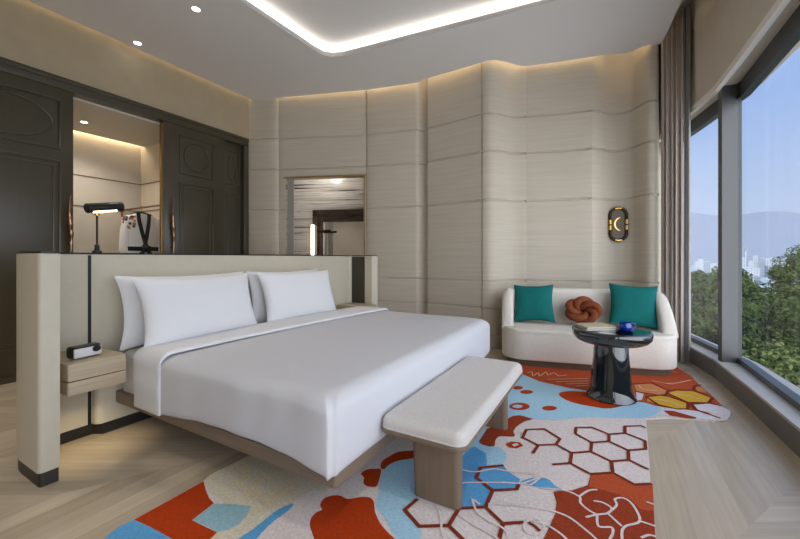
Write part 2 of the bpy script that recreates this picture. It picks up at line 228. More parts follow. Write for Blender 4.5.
WALLC = srgb(192,184,169)
M = dict(
 wall = mat('striated wall covering', WALLC, .75, var=.06, scale=(1.6,1.6,55), bump=.12, bscale=(2,2,120)),
 cream = mat('cream plaster', srgb(210,201,186), .7, var=.02),
 wall2 = mat('warm beige wall', srgb(172,158,133), .75, var=.03),
 ceil = mat('ceiling paint', srgb(232,230,229), .9),
 floor = wood_floor(),
 sill = mat('grey sill metal', srgb(186,183,176), .45, metal=.1),
 sillface = mat('dark sill face', srgb(105,103,98), .5),
 alu = mat('anodised aluminium', srgb(92,93,94), .38, metal=.35, var=.03, scale=(60,60,1)),
 darkalu = mat('dark window gasket', srgb(75,78,80), .4, metal=.4),
 olive = mat('dark olive lacquer', srgb(66,61,47), .3, spec=.55, var=.05, scale=(30,30,2)),
 bronze = mat('polished bronze', srgb(150,118,96), .22, metal=1.),
 brass = mat('brass', srgb(214,172,96), .25, metal=1.),
 darkbronze = mat('dark bronze', srgb(62,48,38), .35, metal=.8),
 black = mat('black metal', srgb(32,31,30), .35, metal=.4),
 leather = mat('cream leather', srgb(192,185,167), .5, var=.02, scale=(20,20,20), bump=.05, bscale=(150,150,150)),
 plinth = mat('black plinth', srgb(38,36,36), .4),
 oak = mat('light oak veneer', srgb(176,160,134), .45, var=.1, scale=(50,2.5,60)),
 benchwood = mat('grey brown oak', srgb(120,104,86), .5, var=.09, scale=(45,45,2.5)),
 framewood = mat('taupe bed frame wood', srgb(122,106,89), .5, var=.08, scale=(3,3,60)),
 linen = mat('white bed linen', srgb(222,223,226), .8, spec=.2, bump=.03, bscale=(25,25,25)),
 duvet = mat('white duvet cotton', srgb(206,207,212), .8, spec=.2, bump=.03, bscale=(9,9,9)),
 boucle = mat('off white wool', srgb(220,214,204), .9, var=.03, scale=(30,30,30), bump=.25, bscale=(110,110,110)),
 benchcloth = mat('oatmeal linen weave', srgb(202,198,194), .9, sheen=.2, var=.05, scale=(90,90,90), bump=.3, bscale=(260,260,260)),
 teal = mat('teal velvet', srgb(16,104,102), .8, spec=.2, var=.05, scale=(60,60,60), bump=.1, bscale=(200,200,200)),
 rustcloth = mat('rust brown jersey', srgb(124,66,40), .85, spec=.2, var=.06, scale=(40,40,40), bump=.15, bscale=(150,150,150)),
 lacquer = mat('black blue lacquer', srgb(22,30,34), .06, spec=.7, coat=1.),
 cobalt = mat('cobalt glaze', srgb(14,52,150), .1, coat=.8),
 paper = mat('white paper', srgb(225,222,216), .7),
 kraft = mat('beige book cover', srgb(196,180,150), .5),
 greycov = mat('grey magazine cover', srgb(150,150,150), .4),
 drape = mat('taupe drape', srgb(198,188,180), .85, var=.05, scale=(120,120,4)),
 sheer = cloth_sheer(),
 glass = glass_mat('clear pane', (.97,.98,.98,1), .14),
 marble = marble(),
 mirror = mat('mirror', (.8,.8,.8,1), .02, metal=1.),
 emperador = mat('dark brown marble', srgb(60,48,42), .2, var=.5, scale=(3,3,14), det=6),
 led = emit('warm cove led', (1,.72,.40,1), COVE),
 tray = emit('tray led', (1,.93,.83,1), TRAY),
 lamp = emit('lit lens', (1,.93,.82,1), 14.),
 closetled = emit('closet led', (1,.80,.52,1), CLOSET),
 bar = emit('light bar', (1,.86,.66,1), 6.),
 silver = mat('white silver plastic', srgb(205,206,208), .25, spec=.6),
 robe = mat('white robe cotton', srgb(244,242,238), .85, sheen=.3),
 robeblack = mat('black robe trim', srgb(28,25,25), .7),
 orangeflower = mat('orange embroidery', srgb(205,112,48), .8),
 blueflower = mat('slate blue embroidery', srgb(70,84,110), .8),
 hangerwood = mat('hanger wood', srgb(70,44,28), .4),
 grass = mat('hillside grass', srgb(88,102,66), .95, var=.2, scale=(.3,.3,.3)),
 plain = mat('hazy plain', srgb(150,165,175), .95, var=.12, scale=(.02,.02,.02)),  # haze over the plain is put into its colour
 hill = mat('hazy blue ridge', srgb(126,135,152), .95),  # distance haze is mixed into the ridge colour
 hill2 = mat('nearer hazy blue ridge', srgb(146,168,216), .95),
 tower = tower_mat('pale tower', srgb(188,192,198), srgb(150,160,174)),  # bluish low-contrast walls and windows carry the haze in their colour
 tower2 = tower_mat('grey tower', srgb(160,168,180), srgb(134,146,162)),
 roofw = mat('white roof sheet', srgb(180,184,190), .8),
 bark = mat('bark', srgb(84,70,56), .9, var=.2),
 leafa = leaf_mat('leaf dark', srgb(44,62,34), srgb(104,120,74)),
 leafb = leaf_mat('leaf mid', srgb(56,76,42), srgb(130,144,92)),
)
RUGC = dict(base=(224,214,210), mauve=(222,216,221), sage=(214,206,184), rust=(178,62,20), rustline=(128,52,34), rustd=(154,64,38), rust2=(186,84,50), blue=(98,166,214), paleblue=(150,188,200), skyblue=(170,210,230), tan=(208,136,88), gold=(216,172,60), white=(226,214,210), peach=(228,186,160), straw=(232,208,156))
for k, c in RUGC.items():
    M['rug_'+k] = mat('rug wool '+k, srgb(*c), .95, spec=.1, var=.12, scale=(70,70,70), bump=.5, bscale=(220,220,220), det=4)

# ------------------------------------------------------------------ object helpers
def props(o, label=None, cat=None, group=None, kind=None):
    if label: o['label'] = label
    if cat: o['category'] = cat
    if group: o['group'] = group
    if kind: o['kind'] = kind
    return o
def empty(name, loc, label, cat, group=None, rot=0):
    o = bpy.data.objects.new(name, None); o.location = loc; o.rotation_euler = (0,0,rot); o.empty_display_size=.1
    COL.objects.link(o); return props(o, label, cat, group)
def obj(name, bm, m, parent=None, smooth=True, angle=40, mods=()):
    me = bpy.data.meshes.new(name)
    bmesh.ops.recalc_face_normals(bm, faces=bm.faces) if bm.faces else None
    bm.to_mesh(me); bm.free()
    if isinstance(m, (list, tuple)):
        for x in m: me.materials.append(x)
    else: me.materials.append(m)
    if smooth:
        me.polygons.foreach_set('use_smooth', [True]*len(me.polygons))
        try: me.set_sharp_from_angle(angle=math.radians(angle))
        except Exception: pass
    o = bpy.data.objects.new(name, me); COL.objects.link(o)
    if parent: o.parent = parent
    return o
def structure(name, bm, m, parent=None, **k):
    o = obj(name, bm, m, parent, **k)
    if not parent: o['kind'] = 'structure'
    return o
def NB(): return bmesh.new()
def box(bm, a, b, bev=0, seg=2, rot=0, piv=None):
    """axis box a..b with bevel"""
    t = bmesh.new(); bmesh.ops.create_cube(t, size=1)
    s = [b[i]-a[i] for i in range(3)]; c = [(a[i]+b[i])/2 for i in range(3)]
    for v in t.verts: v.co = Vector((c[i]+v.co[i]*s[i] for i in range(3)))
    if bev: bmesh.ops.bevel(t, geom=t.edges[:]+t.verts[:], offset=bev, segments=seg, affect='EDGES', profile=.5)
    if rot: bmesh.ops.rotate(t, verts=t.verts, cent=piv or c, matrix=Matrix.Rotation(rot,3,'Z'))
    join(bm, t)
def join(bm, t):
    me = bpy.data.meshes.new('tmp'); t.to_mesh(me); t.free(); bm.from_mesh(me); bpy.data.meshes.remove(me)
def prism(bm, pts, z0, z1, bev=0, seg=3, bevbot=0):
    t = bmesh.new()
    lo = [t.verts.new((x,y,z0)) for x,y in pts]; hi = [t.verts.new((x,y,z1)) for x,y in pts]; n = len(pts)
    for i in range(n): t.faces.new((lo[i],lo[(i+1)%n],hi[(i+1)%n],hi[i]))
    t.faces.new(hi); t.faces.new(lo[::-1])
    t.normal_update()
    if bev:
        e = [e for e in t.edges if all(v in hi for v in e.verts)]
        bmesh.ops.bevel(t, geom=e, offset=bev, segments=seg, affect='EDGES', profile=.5)
    if bevbot:
        e = [e for e in t.edges if all(abs(v.co.z-z0)<1e-6 for v in e.verts)]
        bmesh.ops.bevel(t, geom=e, offset=bevbot, segments=seg, affect='EDGES', profile=.5)
    t.normal_update(); bmesh.ops.triangulate(t, faces=[f for f in t.faces if len(f.verts)>4])
    join(bm, t)
def rrect(x0,x1,y0,y1,r,n=6):
    o=[]
    for cx,cy,a in ((x1-r,y1-r,0),(x0+r,y1-r,90),(x0+r,y0+r,180),(x1-r,y0+r,270)):
        for k in range(n+1):
            t=math.radians(a+90*k/n); o.append((cx+r*math.cos(t),cy+r*math.sin(t)))
    return o
def lathe(bm, prof, c=(0,0,0), n=48, sx=1, sy=1):
    rings=[]
    for r,z in prof:
        if r<1e-6: rings.append([bm.verts.new((c[0],c[1],c[2]+z))])
        else: rings.append([bm.verts.new((c[0]+r*sx*math.cos(2*PI*k/n),c[1]+r*sy*math.sin(2*PI*k/n),c[2]+z)) for k in range(n)])
    for a,b in zip(rings,rings[1:]):
        for k in range(n):
            if len(a)==1 and len(b)==1: continue
            if len(a)==1: bm.faces.new((a[0],b[k],b[(k+1)%n]))
            elif len(b)==1: bm.faces.new((a[k],a[(k+1)%n],b[0]))
            else: bm.faces.new((a[k],a[(k+1)%n],b[(k+1)%n],b[k]))
def catmull(P, n=6, closed=False):
    P=[Vector(p) for p in P]; out=[]; m=len(P)
    rng=range(m) if closed else range(m-1)
    for i in rng:
        p0=P[(i-1)%m] if closed or i>0 else P[0]; p1=P[i]; p2=P[(i+1)%m]; p3=P[(i+2)%m] if closed or i+2<m else P[-1]
        for k in range(n):
            t=k/n; out.append(.5*((2*p1)+(p2-p0)*t+(2*p0-5*p1+4*p2-p3)*t*t+(-p0+3*p1-3*p2+p3)*t**3))
    if not closed: out.append(P[-1])
    return out
def tube(bm, pts, r, n=12, closed=False, cap=True):
    pts=[Vector(p) for p in pts]; m=len(pts); rad=r if callable(r) else (lambda t: r)
    rings=[]; up=None
    for i,p in enumerate(pts):
        a=pts[(i-1)%m] if closed or i else pts[0]; b=pts[(i+1)%m] if closed or i<m-1 else pts[-1]
        d=(b-a).normalized()
        if up is None: up = d.orthogonal().normalized()
        up=(up-d*up.dot(d)); up = up.normalized() if up.length>1e-6 else d.orthogonal().normalized()
        s=d.cross(up); R=rad(i/(m-1))
        rings.append([bm.verts.new(p+R*(math.cos(2*PI*k/n)*up+math.sin(2*PI*k/n)*s)) for k in range(n)])
    for i in range(m if closed else m-1):
        A=rings[i]; B=rings[(i+1)%m]; off=0
        if closed and i==m-1:
            off=min(range(n), key=lambda o:(A[0].co-B[o].co).length)
        for k in range(n): bm.faces.new((A[k],A[(k+1)%n],B[(k+1+off)%n],B[(k+off)%n]))
    if cap and not closed:
        bm.faces.new(rings[0][::-1]); bm.faces.new(rings[-1])
def strip(bm, pts, z0, z1, close=False):
    """vertical wall along plan points"""
    a=[bm.verts.new((x,y,z0)) for x,y in pts]; b=[bm.verts.new((x,y,z1)) for x,y in pts]
    for i in range(len(pts)-1): bm.faces.new((a[i],a[i+1],b[i+1],b[i]))
def offset(pts, d):
    out=[]; n=len(pts)
    for i in range(n):
        a=Vector(pts[max(i-1,0)][:2]); b=Vector(pts[min(i+1,n-1)][:2]); t=(b-a).normalized(); out.append((pts[i][0]-t.y*d, pts[i][1]+t.x*d))
    return out

# ------------------------------------------------------------------ camera and view
cam = bpy.data.cameras.new('camera'); cam.sensor_width=36; cam.lens=36*366/800; cam.shift_y=-11.5/800; cam.clip_start=.05; cam.clip_end=9000
co = bpy.data.objects.new('camera', cam); co.location=(0,0,1.2); co.rotation_euler=(PI/2,0,math.radians(29.6)); COL.objects.link(co); SC.camera=co
SC.view_settings.view_transform='Standard'; SC.view_settings.look='None'; SC.view_settings.gamma=1; SC.view_settings.use_curve_mapping=False
SC.view_settings.exposure=EXPOSURE
SC.cycles.use_denoising=True; SC.cycles.max_bounces=8; SC.cycles.diffuse_bounces=5; SC.cycles.transparent_max_bounces=12; SC.cycles.caustics_reflective=False; SC.cycles.caustics_refractive=False
SC.cycles.sample_clamp_indirect=6

# ------------------------------------------------------------------ sky and added fill lobe
w = bpy.data.worlds.new('sky'); SC.world=w; w.use_nodes=True; nt=w.node_tree; nt.nodes.clear(); L=nt.links.new
out=N(nt,'ShaderNodeOutputWorld'); bg=N(nt,'ShaderNodeBackground',Strength=1.); L(bg.outputs[0],out.inputs[0])
tc=N(nt,'ShaderNodeTexCoord'); sp=N(nt,'ShaderNodeSeparateXYZ'); L(tc.outputs['Generated'],sp.inputs[0])
cr=N(nt,'ShaderNodeValToRGB'); L(sp.outputs[2],cr.inputs[0]); e=cr.color_ramp.elements
e[0].position=0.; e[0].color=SKY_LOW; e[1].position=.95; e[1].color=SKY_TOP
x=e.new(.10); x.color=SKY_MID0; x=e.new(.30); x.color=SKY_MID
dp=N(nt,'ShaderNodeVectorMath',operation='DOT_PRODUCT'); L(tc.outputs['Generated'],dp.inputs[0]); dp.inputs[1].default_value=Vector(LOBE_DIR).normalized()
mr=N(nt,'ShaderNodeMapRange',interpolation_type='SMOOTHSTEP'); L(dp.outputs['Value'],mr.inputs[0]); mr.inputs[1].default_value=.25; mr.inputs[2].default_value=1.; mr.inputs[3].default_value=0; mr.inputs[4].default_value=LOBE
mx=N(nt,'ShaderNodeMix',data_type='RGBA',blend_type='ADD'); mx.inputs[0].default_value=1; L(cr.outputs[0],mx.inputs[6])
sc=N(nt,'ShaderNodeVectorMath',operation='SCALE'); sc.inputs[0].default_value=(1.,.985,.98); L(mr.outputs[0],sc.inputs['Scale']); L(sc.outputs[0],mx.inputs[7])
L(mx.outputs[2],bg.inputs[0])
sun=bpy.data.lights.new('sun','SUN'); sun.energy=SUN; sun.angle=.02; sun.color=(1,.93,.82)
so=bpy.data.objects.new('sun',sun); so.rotation_euler=Vector((.50,.62,-.75)).to_track_quat('-Z','Y').to_euler(); so.location=(-20,-25,30); COL.objects.link(so)

# ------------------------------------------------------------------ room shell
ZC=3.744; ZU=3.93
# plan of the undulating wall
wall_pts = [(-5.03,3.925),(-4.98,3.945),(-4.86,3.985),(-4.74,4.03),(-4.66,4.065),(-4.605,4.10),(-4.585,4.135),(-4.58,4.165),(-4.55,4.143),(-4.0,4.357),(-3.30,4.618),(-3.268,4.630),(-3.262,4.680),(-3.218,4.697),(-3.208,4.664),(-2.702,4.775),(-2.50,4.825),(-2.455,4.845),(-2.425,4.90),(-2.39,4.945),(-2.35,4.945),(-2.315,4.895),(-2.29,4.858),(-2.25,4.842),(-1.86,4.80),(-1.50,4.75),(-1.462,4.745),(-1.458,4.757),(-1.448,4.756),(-1.444,4.742),(-1.42,4.737),(-1.36,4.742),(-1.304,4.775),(-1.24,4.857),(-1.18,4.96),(-1.12,5.03),(-1.04,5.078),(-.96,5.108),(-.955,5.120),(-.943,5.124),(-.938,5.115),(-.548,5.224),(-.215,5.289),(-.210,5.300),(-.200,5.304),(-.194,5.296),(-.161,5.312),(-.089,5.408),(-.01,5.525),(.07,5.585),(.16,5.605),(.235,5.58),(.285,5.543),(.338,5.454),(.391,5.372),(.425,5.335),(.46,5.325),(.50,5.338),(.53,5.375),(.54,5.44)]
sel = wall_pts
def dens(P):
    out=[]
    C=catmull([(a,b,0) for a,b in P],3)
    return [(v.x,v.y) for v in C]
wp = dens(wall_pts)
seams = [(-1.447,4.742),(-.944,5.112),(-.19,5.294),(.375,5.39)]
def groovewall():
    bm=NB()
    zs=[0]
    for g in (.18,.545,.90,1.97,2.61,3.10):
        zs += [g-.022,g-.007,g+.007,g+.012]
    zs += [ZU]
    inn = offset(wp, .016); bow = offset(wp,-.012)
    rows=[]
    for i,z in enumerate(zs):
        k=(i-1)%4 if 0<i<len(zs)-1 else -1
        P = inn if k in (1,2) else wp
        rows.append([bm.verts.new((x,y,z)) for x,y in P])
    for a,b in zip(rows,rows[1:]):
        for i in range(len(wp)-1): bm.faces.new((a[i],a[i+1],b[i+1],b[i]))
    return bm
OPEN0,OPEN1=(-4.47,4.174),(-3.236,4.654)
bm=groovewall()
# cut the opening to the bathroom
e2=Vector((.932,.362)); O2=Vector((-4.574,4.134))
def cutopening(bm):
    for (co_,no_) in (((O2.x+e2.x*.115,O2.y+e2.y*.115,0),(e2.x,e2.y,0)),((O2.x+e2.x*1.415,O2.y+e2.y*1.415,0),(e2.x,e2.y,0)),((0,0,2.475),(0,0,1)),((0,0,.95),(0,0,1))):
        bmesh.ops.bisect_plane(bm, geom=bm.verts[:]+bm.edges[:]+bm.faces[:], plane_co=co_, plane_no=no_)
    kill=[]
    for f in bm.faces:
        c=f.calc_center_median(); s=(Vector((c.x,c.y))-O2).dot(e2)
        if .115<s<1.415 and .95<c.z<2.475: kill.append(f)
    bmesh.ops.delete(bm, geom=kill, context='FACES')
cutopening(bm)
wall_back = structure('wall_back', bm, M['wall'], angle=35)
# vertical seams are thin shadow gaps set on the wall: real recess strips
# left wall: above the wardrobe, and behind it
bm=NB(); box(bm,(-5.15,-2.9,3.10),(-5.03,3.93,ZU)); structure('wall_left', bm, M['wall2'], smooth=False)
bm=NB(); box(bm,(-5.15,-2.9,0),(-5.03,-.35,3.10)); structure('wall_left', bm, M['wall2'], smooth=False)
bm=NB(); box(bm,(-5.15,-2.95,0),(1.3,-2.8,ZU)); structure('wall_rear', bm, M['cream'], smooth=False)
bm=NB(); strip(bm,[(.54,5.44),(.54,6.45),(1.0,6.45)],0,ZU+.1); structure('wall_back', bm, M['wall'], smooth=False)
bm=NB(); box(bm,(-7,-2.95,-.25),(1.06,6.6,0)); structure('floor', bm, M['floor'], smooth=False)
# window line (inner face of bulkhead and sill, then glass)
INN=[(.60,6.45),(.845,5.205),(.935,4.735),(.975,3.90),(1.0,3.1),(1.0,1.4),(.97,-.2),(.90,-2.85)]
GL =[(.74,6.4),(.935,5.50),(1.115,4.62),(1.125,3.42),(1.125,1.4),(1.10,-.2),(1.03,-2.85)]
def inner_to_outer(P,d): return offset(P,d)
def slab(bm, A, B, z0, z1):
    """solid between two plan polylines"""
    prism(bm, list(A)+list(B)[::-1], z0, z1)
bm=NB(); slab(bm, INN, offset(INN,.36), 2.88, 4.25); structure('wall_right', bm, M['cream'], smooth=False)
bm=NB(); slab(bm, offset(INN,-.022), offset(INN,.02), 2.845, 2.905); structure('trim_1', bm, mat('lit tone head trim',srgb(238,235,228),.5), smooth=False)  # near-white colour stands in for light falling on the trim
bm=NB(); slab(bm, offset(INN,.0), offset(INN,.012), 0, .165); structure('trim_2', bm, M['sillface'], smooth=False)
bm=NB(); slab(bm, offset(INN,-.008), offset(INN,.33), .165, .185); structure('trim_3', bm, M['sill'], smooth=False)
bm=NB(); slab(bm, offset(INN,.012), offset(INN,.33), -.25, .165); structure('wall_right', bm, M['sillface'], smooth=False)
# windows: pane by pane with frames
def window(name, pts, zb, zt):
    r=bpy.data.objects.new(name,None); COL.objects.link(r); r['kind']='structure'; r.location=(0,0,0)
    bm=NB(); slab(bm,pts,offset(pts,.012),zb,zt); obj('glass_pane',bm,M['glass'],r,smooth=False)
    bm=NB(); slab(bm,offset(pts,-.02),offset(pts,.05),zb-.035,zb+.012); slab(bm,offset(pts,-.02),offset(pts,.05),zt-.07,zt+.10); obj('window_frame',bm,M['darkalu'],r,smooth=False)
    return r
w1=window('window_1', GL[:3], .22, 2.80)
w2=window('window_2', GL[2:], .22, 2.80)
def mullion(x0,y0,x1,y1,wd,parent):
    d=Vector((x1-x0,y1-y0)).normalized(); n=Vector((-d.y,d.x))*wd/2
    bm=NB(); prism(bm,[(x0+n.x,y0+n.y),(x0-n.x,y0-n.y),(x1-n.x,y1-n.y),(x1+n.x,y1+n.y)],.185,2.88); obj('mullion',bm,M['alu'],parent,smooth=False)
    bm=NB(); a=Vector((x1,y1)); 
    prism(bm,[(x1+n.x,y1+n.y),(x1-n.x,y1-n.y),(x1-n.x+d.x*.03,y1-n.y+d.y*.03),(x1+n.x+d.x*.03,y1+n.y+d.y*.03)],.185,2.88); obj('gasket',bm,M['darkalu'],parent,smooth=False)
mullion(.962,4.70,1.085,4.722,.08,w1)
mullion(1.0,.6,1.13,.6,.09,w2)
# ceiling: lower slab with tray opening, upper lid
cedge=[(-4.985,-2.8),(-4.985,3.97),(-4.93,3.975),(-4.576,4.085),(-3.17,4.57),(-2.42,4.74),(-2.36,4.735),(-2.30,4.70),(-2.027,4.694),(-1.431,4.67),(-1.333,4.67),(-1.27,4.69),(-1.228,4.725),(-1.138,4.825),(-1.034,4.97),(-.97,5.03),(-.90,5.061),(-.54,5.151),(-.164,5.227),(-.06,5.24),(.06,5.29),(.14,5.335),(.20,5.345),(.28,5.315),(.357,5.275),(.447,5.27),(.50,5.308),(.545,5.316),(.578,5.10),(.635,4.516),(.655,3.5),(.655,1.0),(.62,-1),(.60,-2.8)]
tr=[(-3.20,-1.9),(-3.16,2.4),(-3.12,3.38),(-3.095,3.52),(-3.02,3.60),(-2.90,3.645),(-.55,3.905),(-.33,3.90),(-.20,3.84),(-.13,3.72),(-.12,3.5),(-.12,-1.9)]
def holed(bm, outer, inner, z0, z1):
    vs=[]
    for z in (z0,z1):
        a=[bm.verts.new((x,y,z)) for x,y in outer]; b=[bm.verts.new((x,y,z)) for x,y in inner]
        tri=tessellate_polygon([[Vector((x,y,0)) for x,y in outer],[Vector((x,y,0)) for x,y in inner]])
        al=a+b
        for t in tri:
            try: bm.faces.new([al[i] for i in t])
            except ValueError: pass
        vs.append((a,b))
    (a0,b0),(a1,b1)=vs
    for lo,hi in ((a0,a1),(b0,b1)):
        n=len(lo)
        for i in range(n): bm.faces.new((lo[i],lo[(i+1)%n],hi[(i+1)%n],hi[i]))
bm=NB(); holed(bm,cedge,tr,ZC,ZC+.035); structure('ceiling', bm, M['ceil'], smooth=False)
bm=NB(); box(bm,(-7.2,-3.0,ZU),(.60,6.7,ZU+.1)); structure('ceiling', bm, M['ceil'], smooth=False)
bm=NB(); box(bm,(.60,-3.0,4.15),(1.35,6.7,4.25)); box(bm,(.56,-3.0,ZU),(.60,6.7,4.25)); structure('ceiling', bm, M['ceil'], smooth=False)
# upstand at tray lip that hides the strip and a thin pale bead along the lip
def ring_strip(pts, d0, d1, z0, z1):
    bm=NB(); A=offset(pts,d0); B=offset(pts,d1); slab(bm,A,B,z0,z1); return bm
structure('trim_4', ring_strip(tr,-.0,.012,ZC-.004,ZC+.05), mat('tray lip paint',srgb(226,224,222),.6), smooth=False)
led=structure('trim_5', ring_strip(tr,.045,.065,ZC+.05,ZC+.065), M['tray'], smooth=False)
# ceiling perimeter cove strip, hidden above the slab edge, shining on to the wall
cl=[(-4.985,-2.5)]+cedge[1:27]
structure('trim_6', ring_strip(cl,.02,.035,ZC+.07,ZC+.085), M['led'], smooth=False)

bm=NB(); box(bm,(-3.5,-2.2,ZC+.125),(.15,4.2,ZC+.145)); structure('ceiling', bm, M['ceil'], smooth=False)
# closet behind the wardrobe opening
for a,b in (((-6.6,1.0,0),(-6.47,3.2,3.0)),((-6.6,3.03,0),(-5.12,3.2,3.0)),((-6.6,.9,0),(-5.12,1.02,3.0))):
    bm=NB(); box(bm,a,b); structure('wall_closet', bm, M['cream'], smooth=False)
bm=NB(); box(bm,(-6.36,1.02,2.95),(-5.12,3.03,3.05)); structure('ceiling', bm, M['cream'], smooth=False)
bm=NB(); box(bm,(-6.46,1.03,3.02),(-6.43,3.0,3.04)); structure('trim_7', bm, M['closetled'], smooth=False)
bm=NB(); box(bm,(-6.6,.9,3.06),(-5.1,3.2,3.10)); structure('ceiling', bm, M['cream'], smooth=False)
bm=NB()
for z in (2.36,1.93,1.2): box(bm,(-6.47,1.02,z),(-6.462,3.03,z+.012)); box(bm,(-6.462,3.022,z),(-5.2,3.03,z+.012))
structure('trim_8', bm, mat('closet joint',srgb(110,98,80),.7), smooth=False)

# bathroom seen through the opening
def bp(s,n,z=0): return (O2.x+e2.x*s-e2.y*n, O2.y+e2.y*s+e2.x*n, z)
def lbox(bm,s0,s1,n0,n1,z0,z1,bev=0):
    prism(bm,[bp(s0,n0)[:2],bp(s1,n0)[:2],bp(s1,n1)[:2],bp(s0,n1)[:2]],z0,z1)
bm=NB(); lbox(bm,-.75,2.0,1.0,1.12,0,2.9); structure('wall_bathroom', bm, M['marble'], smooth=False)
bm=NB(); lbox(bm,-.85,-.75,.05,1.12,0,2.9); lbox(bm,2.0,2.1,.32,1.12,0,2.9); structure('wall_bathroom', bm, M['cream'], smooth=False)
bm=NB(); lbox(bm,-.85,2.1,.05,1.12,2.9,3.0); structure('ceiling', bm, M['ceil'], smooth=False)
bm=NB(); lbox(bm,.09,1.43,-.03,.10,2.462,2.49); lbox(bm,1.39,1.43,-.005,.10,.95,2.49); lbox(bm,.09,1.43,-.01,.12,.93,.96); structure('trim_9', bm, mat('champagne metal',srgb(176,150,112),.3,metal=.8), smooth=False)
bm=NB(); lbox(bm,.145,.255,-.012,.0,.96,2.462); structure('trim_10', bm, mat('grey glass reveal',srgb(150,150,146),.2), smooth=False)

# ------------------------------------------------------------------ wardrobe
W=empty('wardrobe',(-5.03,2.15,0),'dark olive panelled wardrobe wall with sliding doors, left of the bed','wardrobe')
def wbox(bm,x0,x1,y0,y1,z0,z1,bev=0): box(bm,(x0+5.03,y0-2.15,z0),(x1+5.03,y1-2.15,z1),bev)
bm=NB(); wbox(bm,-5.12,-4.985,-.35,3.89,2.975,3.10,.004); wbox(bm,-5.12,-4.975,-.35,3.89,3.05,3.10,.004); wbox(bm,-5.12,-4.985,3.80,3.89,0,3.0,.004); wbox(bm,-5.12,-4.985,-.35,-.25,0,3.0); wbox(bm,-5.12,-4.985,-.35,3.89,0,.06); obj('frame',bm,M['olive'],W)
def door(y0,y1,x,pan,nm='door'):
    bm=NB(); wbox(bm,x-.045,x,y0,y1,.06,2.975,.003); d=obj(nm,bm,M['olive'],W)
    for (a,b) in pan:
        for z0,z1,oval in ((2.33,2.86,True),(.30,2.22,False)):
            m=NB(); wd=.022
            def mould(p,q,r0,r1,dx):
                for aa,bb,cc,dd in ((p,q,r0,r0+wd),(p,q,r1-wd,r1),(p,p+wd,r0+wd,r1-wd),(q-wd,q,r0+wd,r1-wd)):
                    wbox(m,x-.002,x+dx,aa,bb,cc,dd,.005)
            mould(a,b,z0,z1,.014)
            if oval:
                cy=(a+b)/2-2.15; cz=(z0+z1)/2; ry=(b-a)/2-.07; rz=(z1-z0)/2-.07
                tube(m,[(x+5.03+.002,cy+ry*math.cos(t*PI/20),cz+rz*math.sin(t*PI/20)) for t in range(40)],.011,8,closed=True)
            else: mould(a+.05,b-.05,z0+.05,z1-.05,.009)
            q=obj('panel_moulding',m,M['olive'],d)
    return d
def handle(d,y,z0,z1,x):
    m=NB(); prof=[]; n=28
    pts=[(x+5.03+.05-.012*math.sin(t/n*2*PI), y-2.15+.012*math.sin(t/n*2*PI), z0+(z1-z0)*t/n) for t in range(n+1)]
    tube(m,pts,lambda t:.008+.011*math.sin(PI*t)**2+.006*math.cos(t*6*PI)**2*math.sin(PI*t),10)
    for zz in (z0+.12,z1-.12): tube(m,[(x+5.03-.001,y-2.15,zz),(x+5.03+.05,y-2.15,zz)],.009,8)
    obj('handle',m,M['bronze'],d)
d1=door(.55,1.686,-4.995,[(.70,1.587)]); handle(d1,1.645,1.24,1.87,-4.995)
d2=door(2.60,3.47,-4.995,[(2.80,3.30)]); handle(d2,2.70,1.22,1.99,-4.995)
d3=door(3.43,3.80,-5.055,[(3.50,3.77)])
d4=door(-.25,.58,-5.055,[(-.15,.48)])
m=NB(); wbox(m,-5.03,-4.988,2.572,2.60,.06,2.94,.003); 
for z in (1.5,1.9,2.3,2.7): tube(m,[(.035,2.586-2.15,z),(.047,2.586-2.15,z)],.014,10)
o=obj('edge_strip',m,mat('aged brass',srgb(142,112,66),.35,metal=1.),d2); o['label']='brass edge strip of the right door'
# cloth rail, hanger, robe
R=empty('clothes_rail',(-6.2,2.75,1.925),'bronze clothes rail running forward from the closet back wall','clothes rail')
m=NB(); tube(m,[(-.27,0,0),(.95,0,0)],.014,10); obj('rail',m,M['bronze'],R)
m=NB(); tube(m,[(-.25,0,0),(-.22,0,0)],.032,16); box(m,(-.235,-.008,-.10),(-.215,.008,.02)); obj('bracket',m,M['bronze'],R)
m=NB(); box(m,(.93,-.02,-.04),(.96,.02,.95)); obj('bracket',m,M['bronze'],R)
H=empty('coat_hanger',(-5.85,2.75,1.925),'dark wooden hanger holding the robe on the closet rail','hanger')
m=NB(); c=[Vector((0,-.20,-.155)),Vector((0,-.12,-.10)),Vector((0,0,-.07)),Vector((0,.12,-.10)),Vector((0,.20,-.155))]; tube(m,catmull(c,5),.012,8); obj('shoulder_bar',m,M['hangerwood'],H)
m=NB(); tube(m,[(0,0,-.07),(0,0,-.02),(0,.022,0),(0,.018,.022),(0,0,.028),(0,-.02,.014)],.004,6); o=obj('hook',m,M['brass'],H)
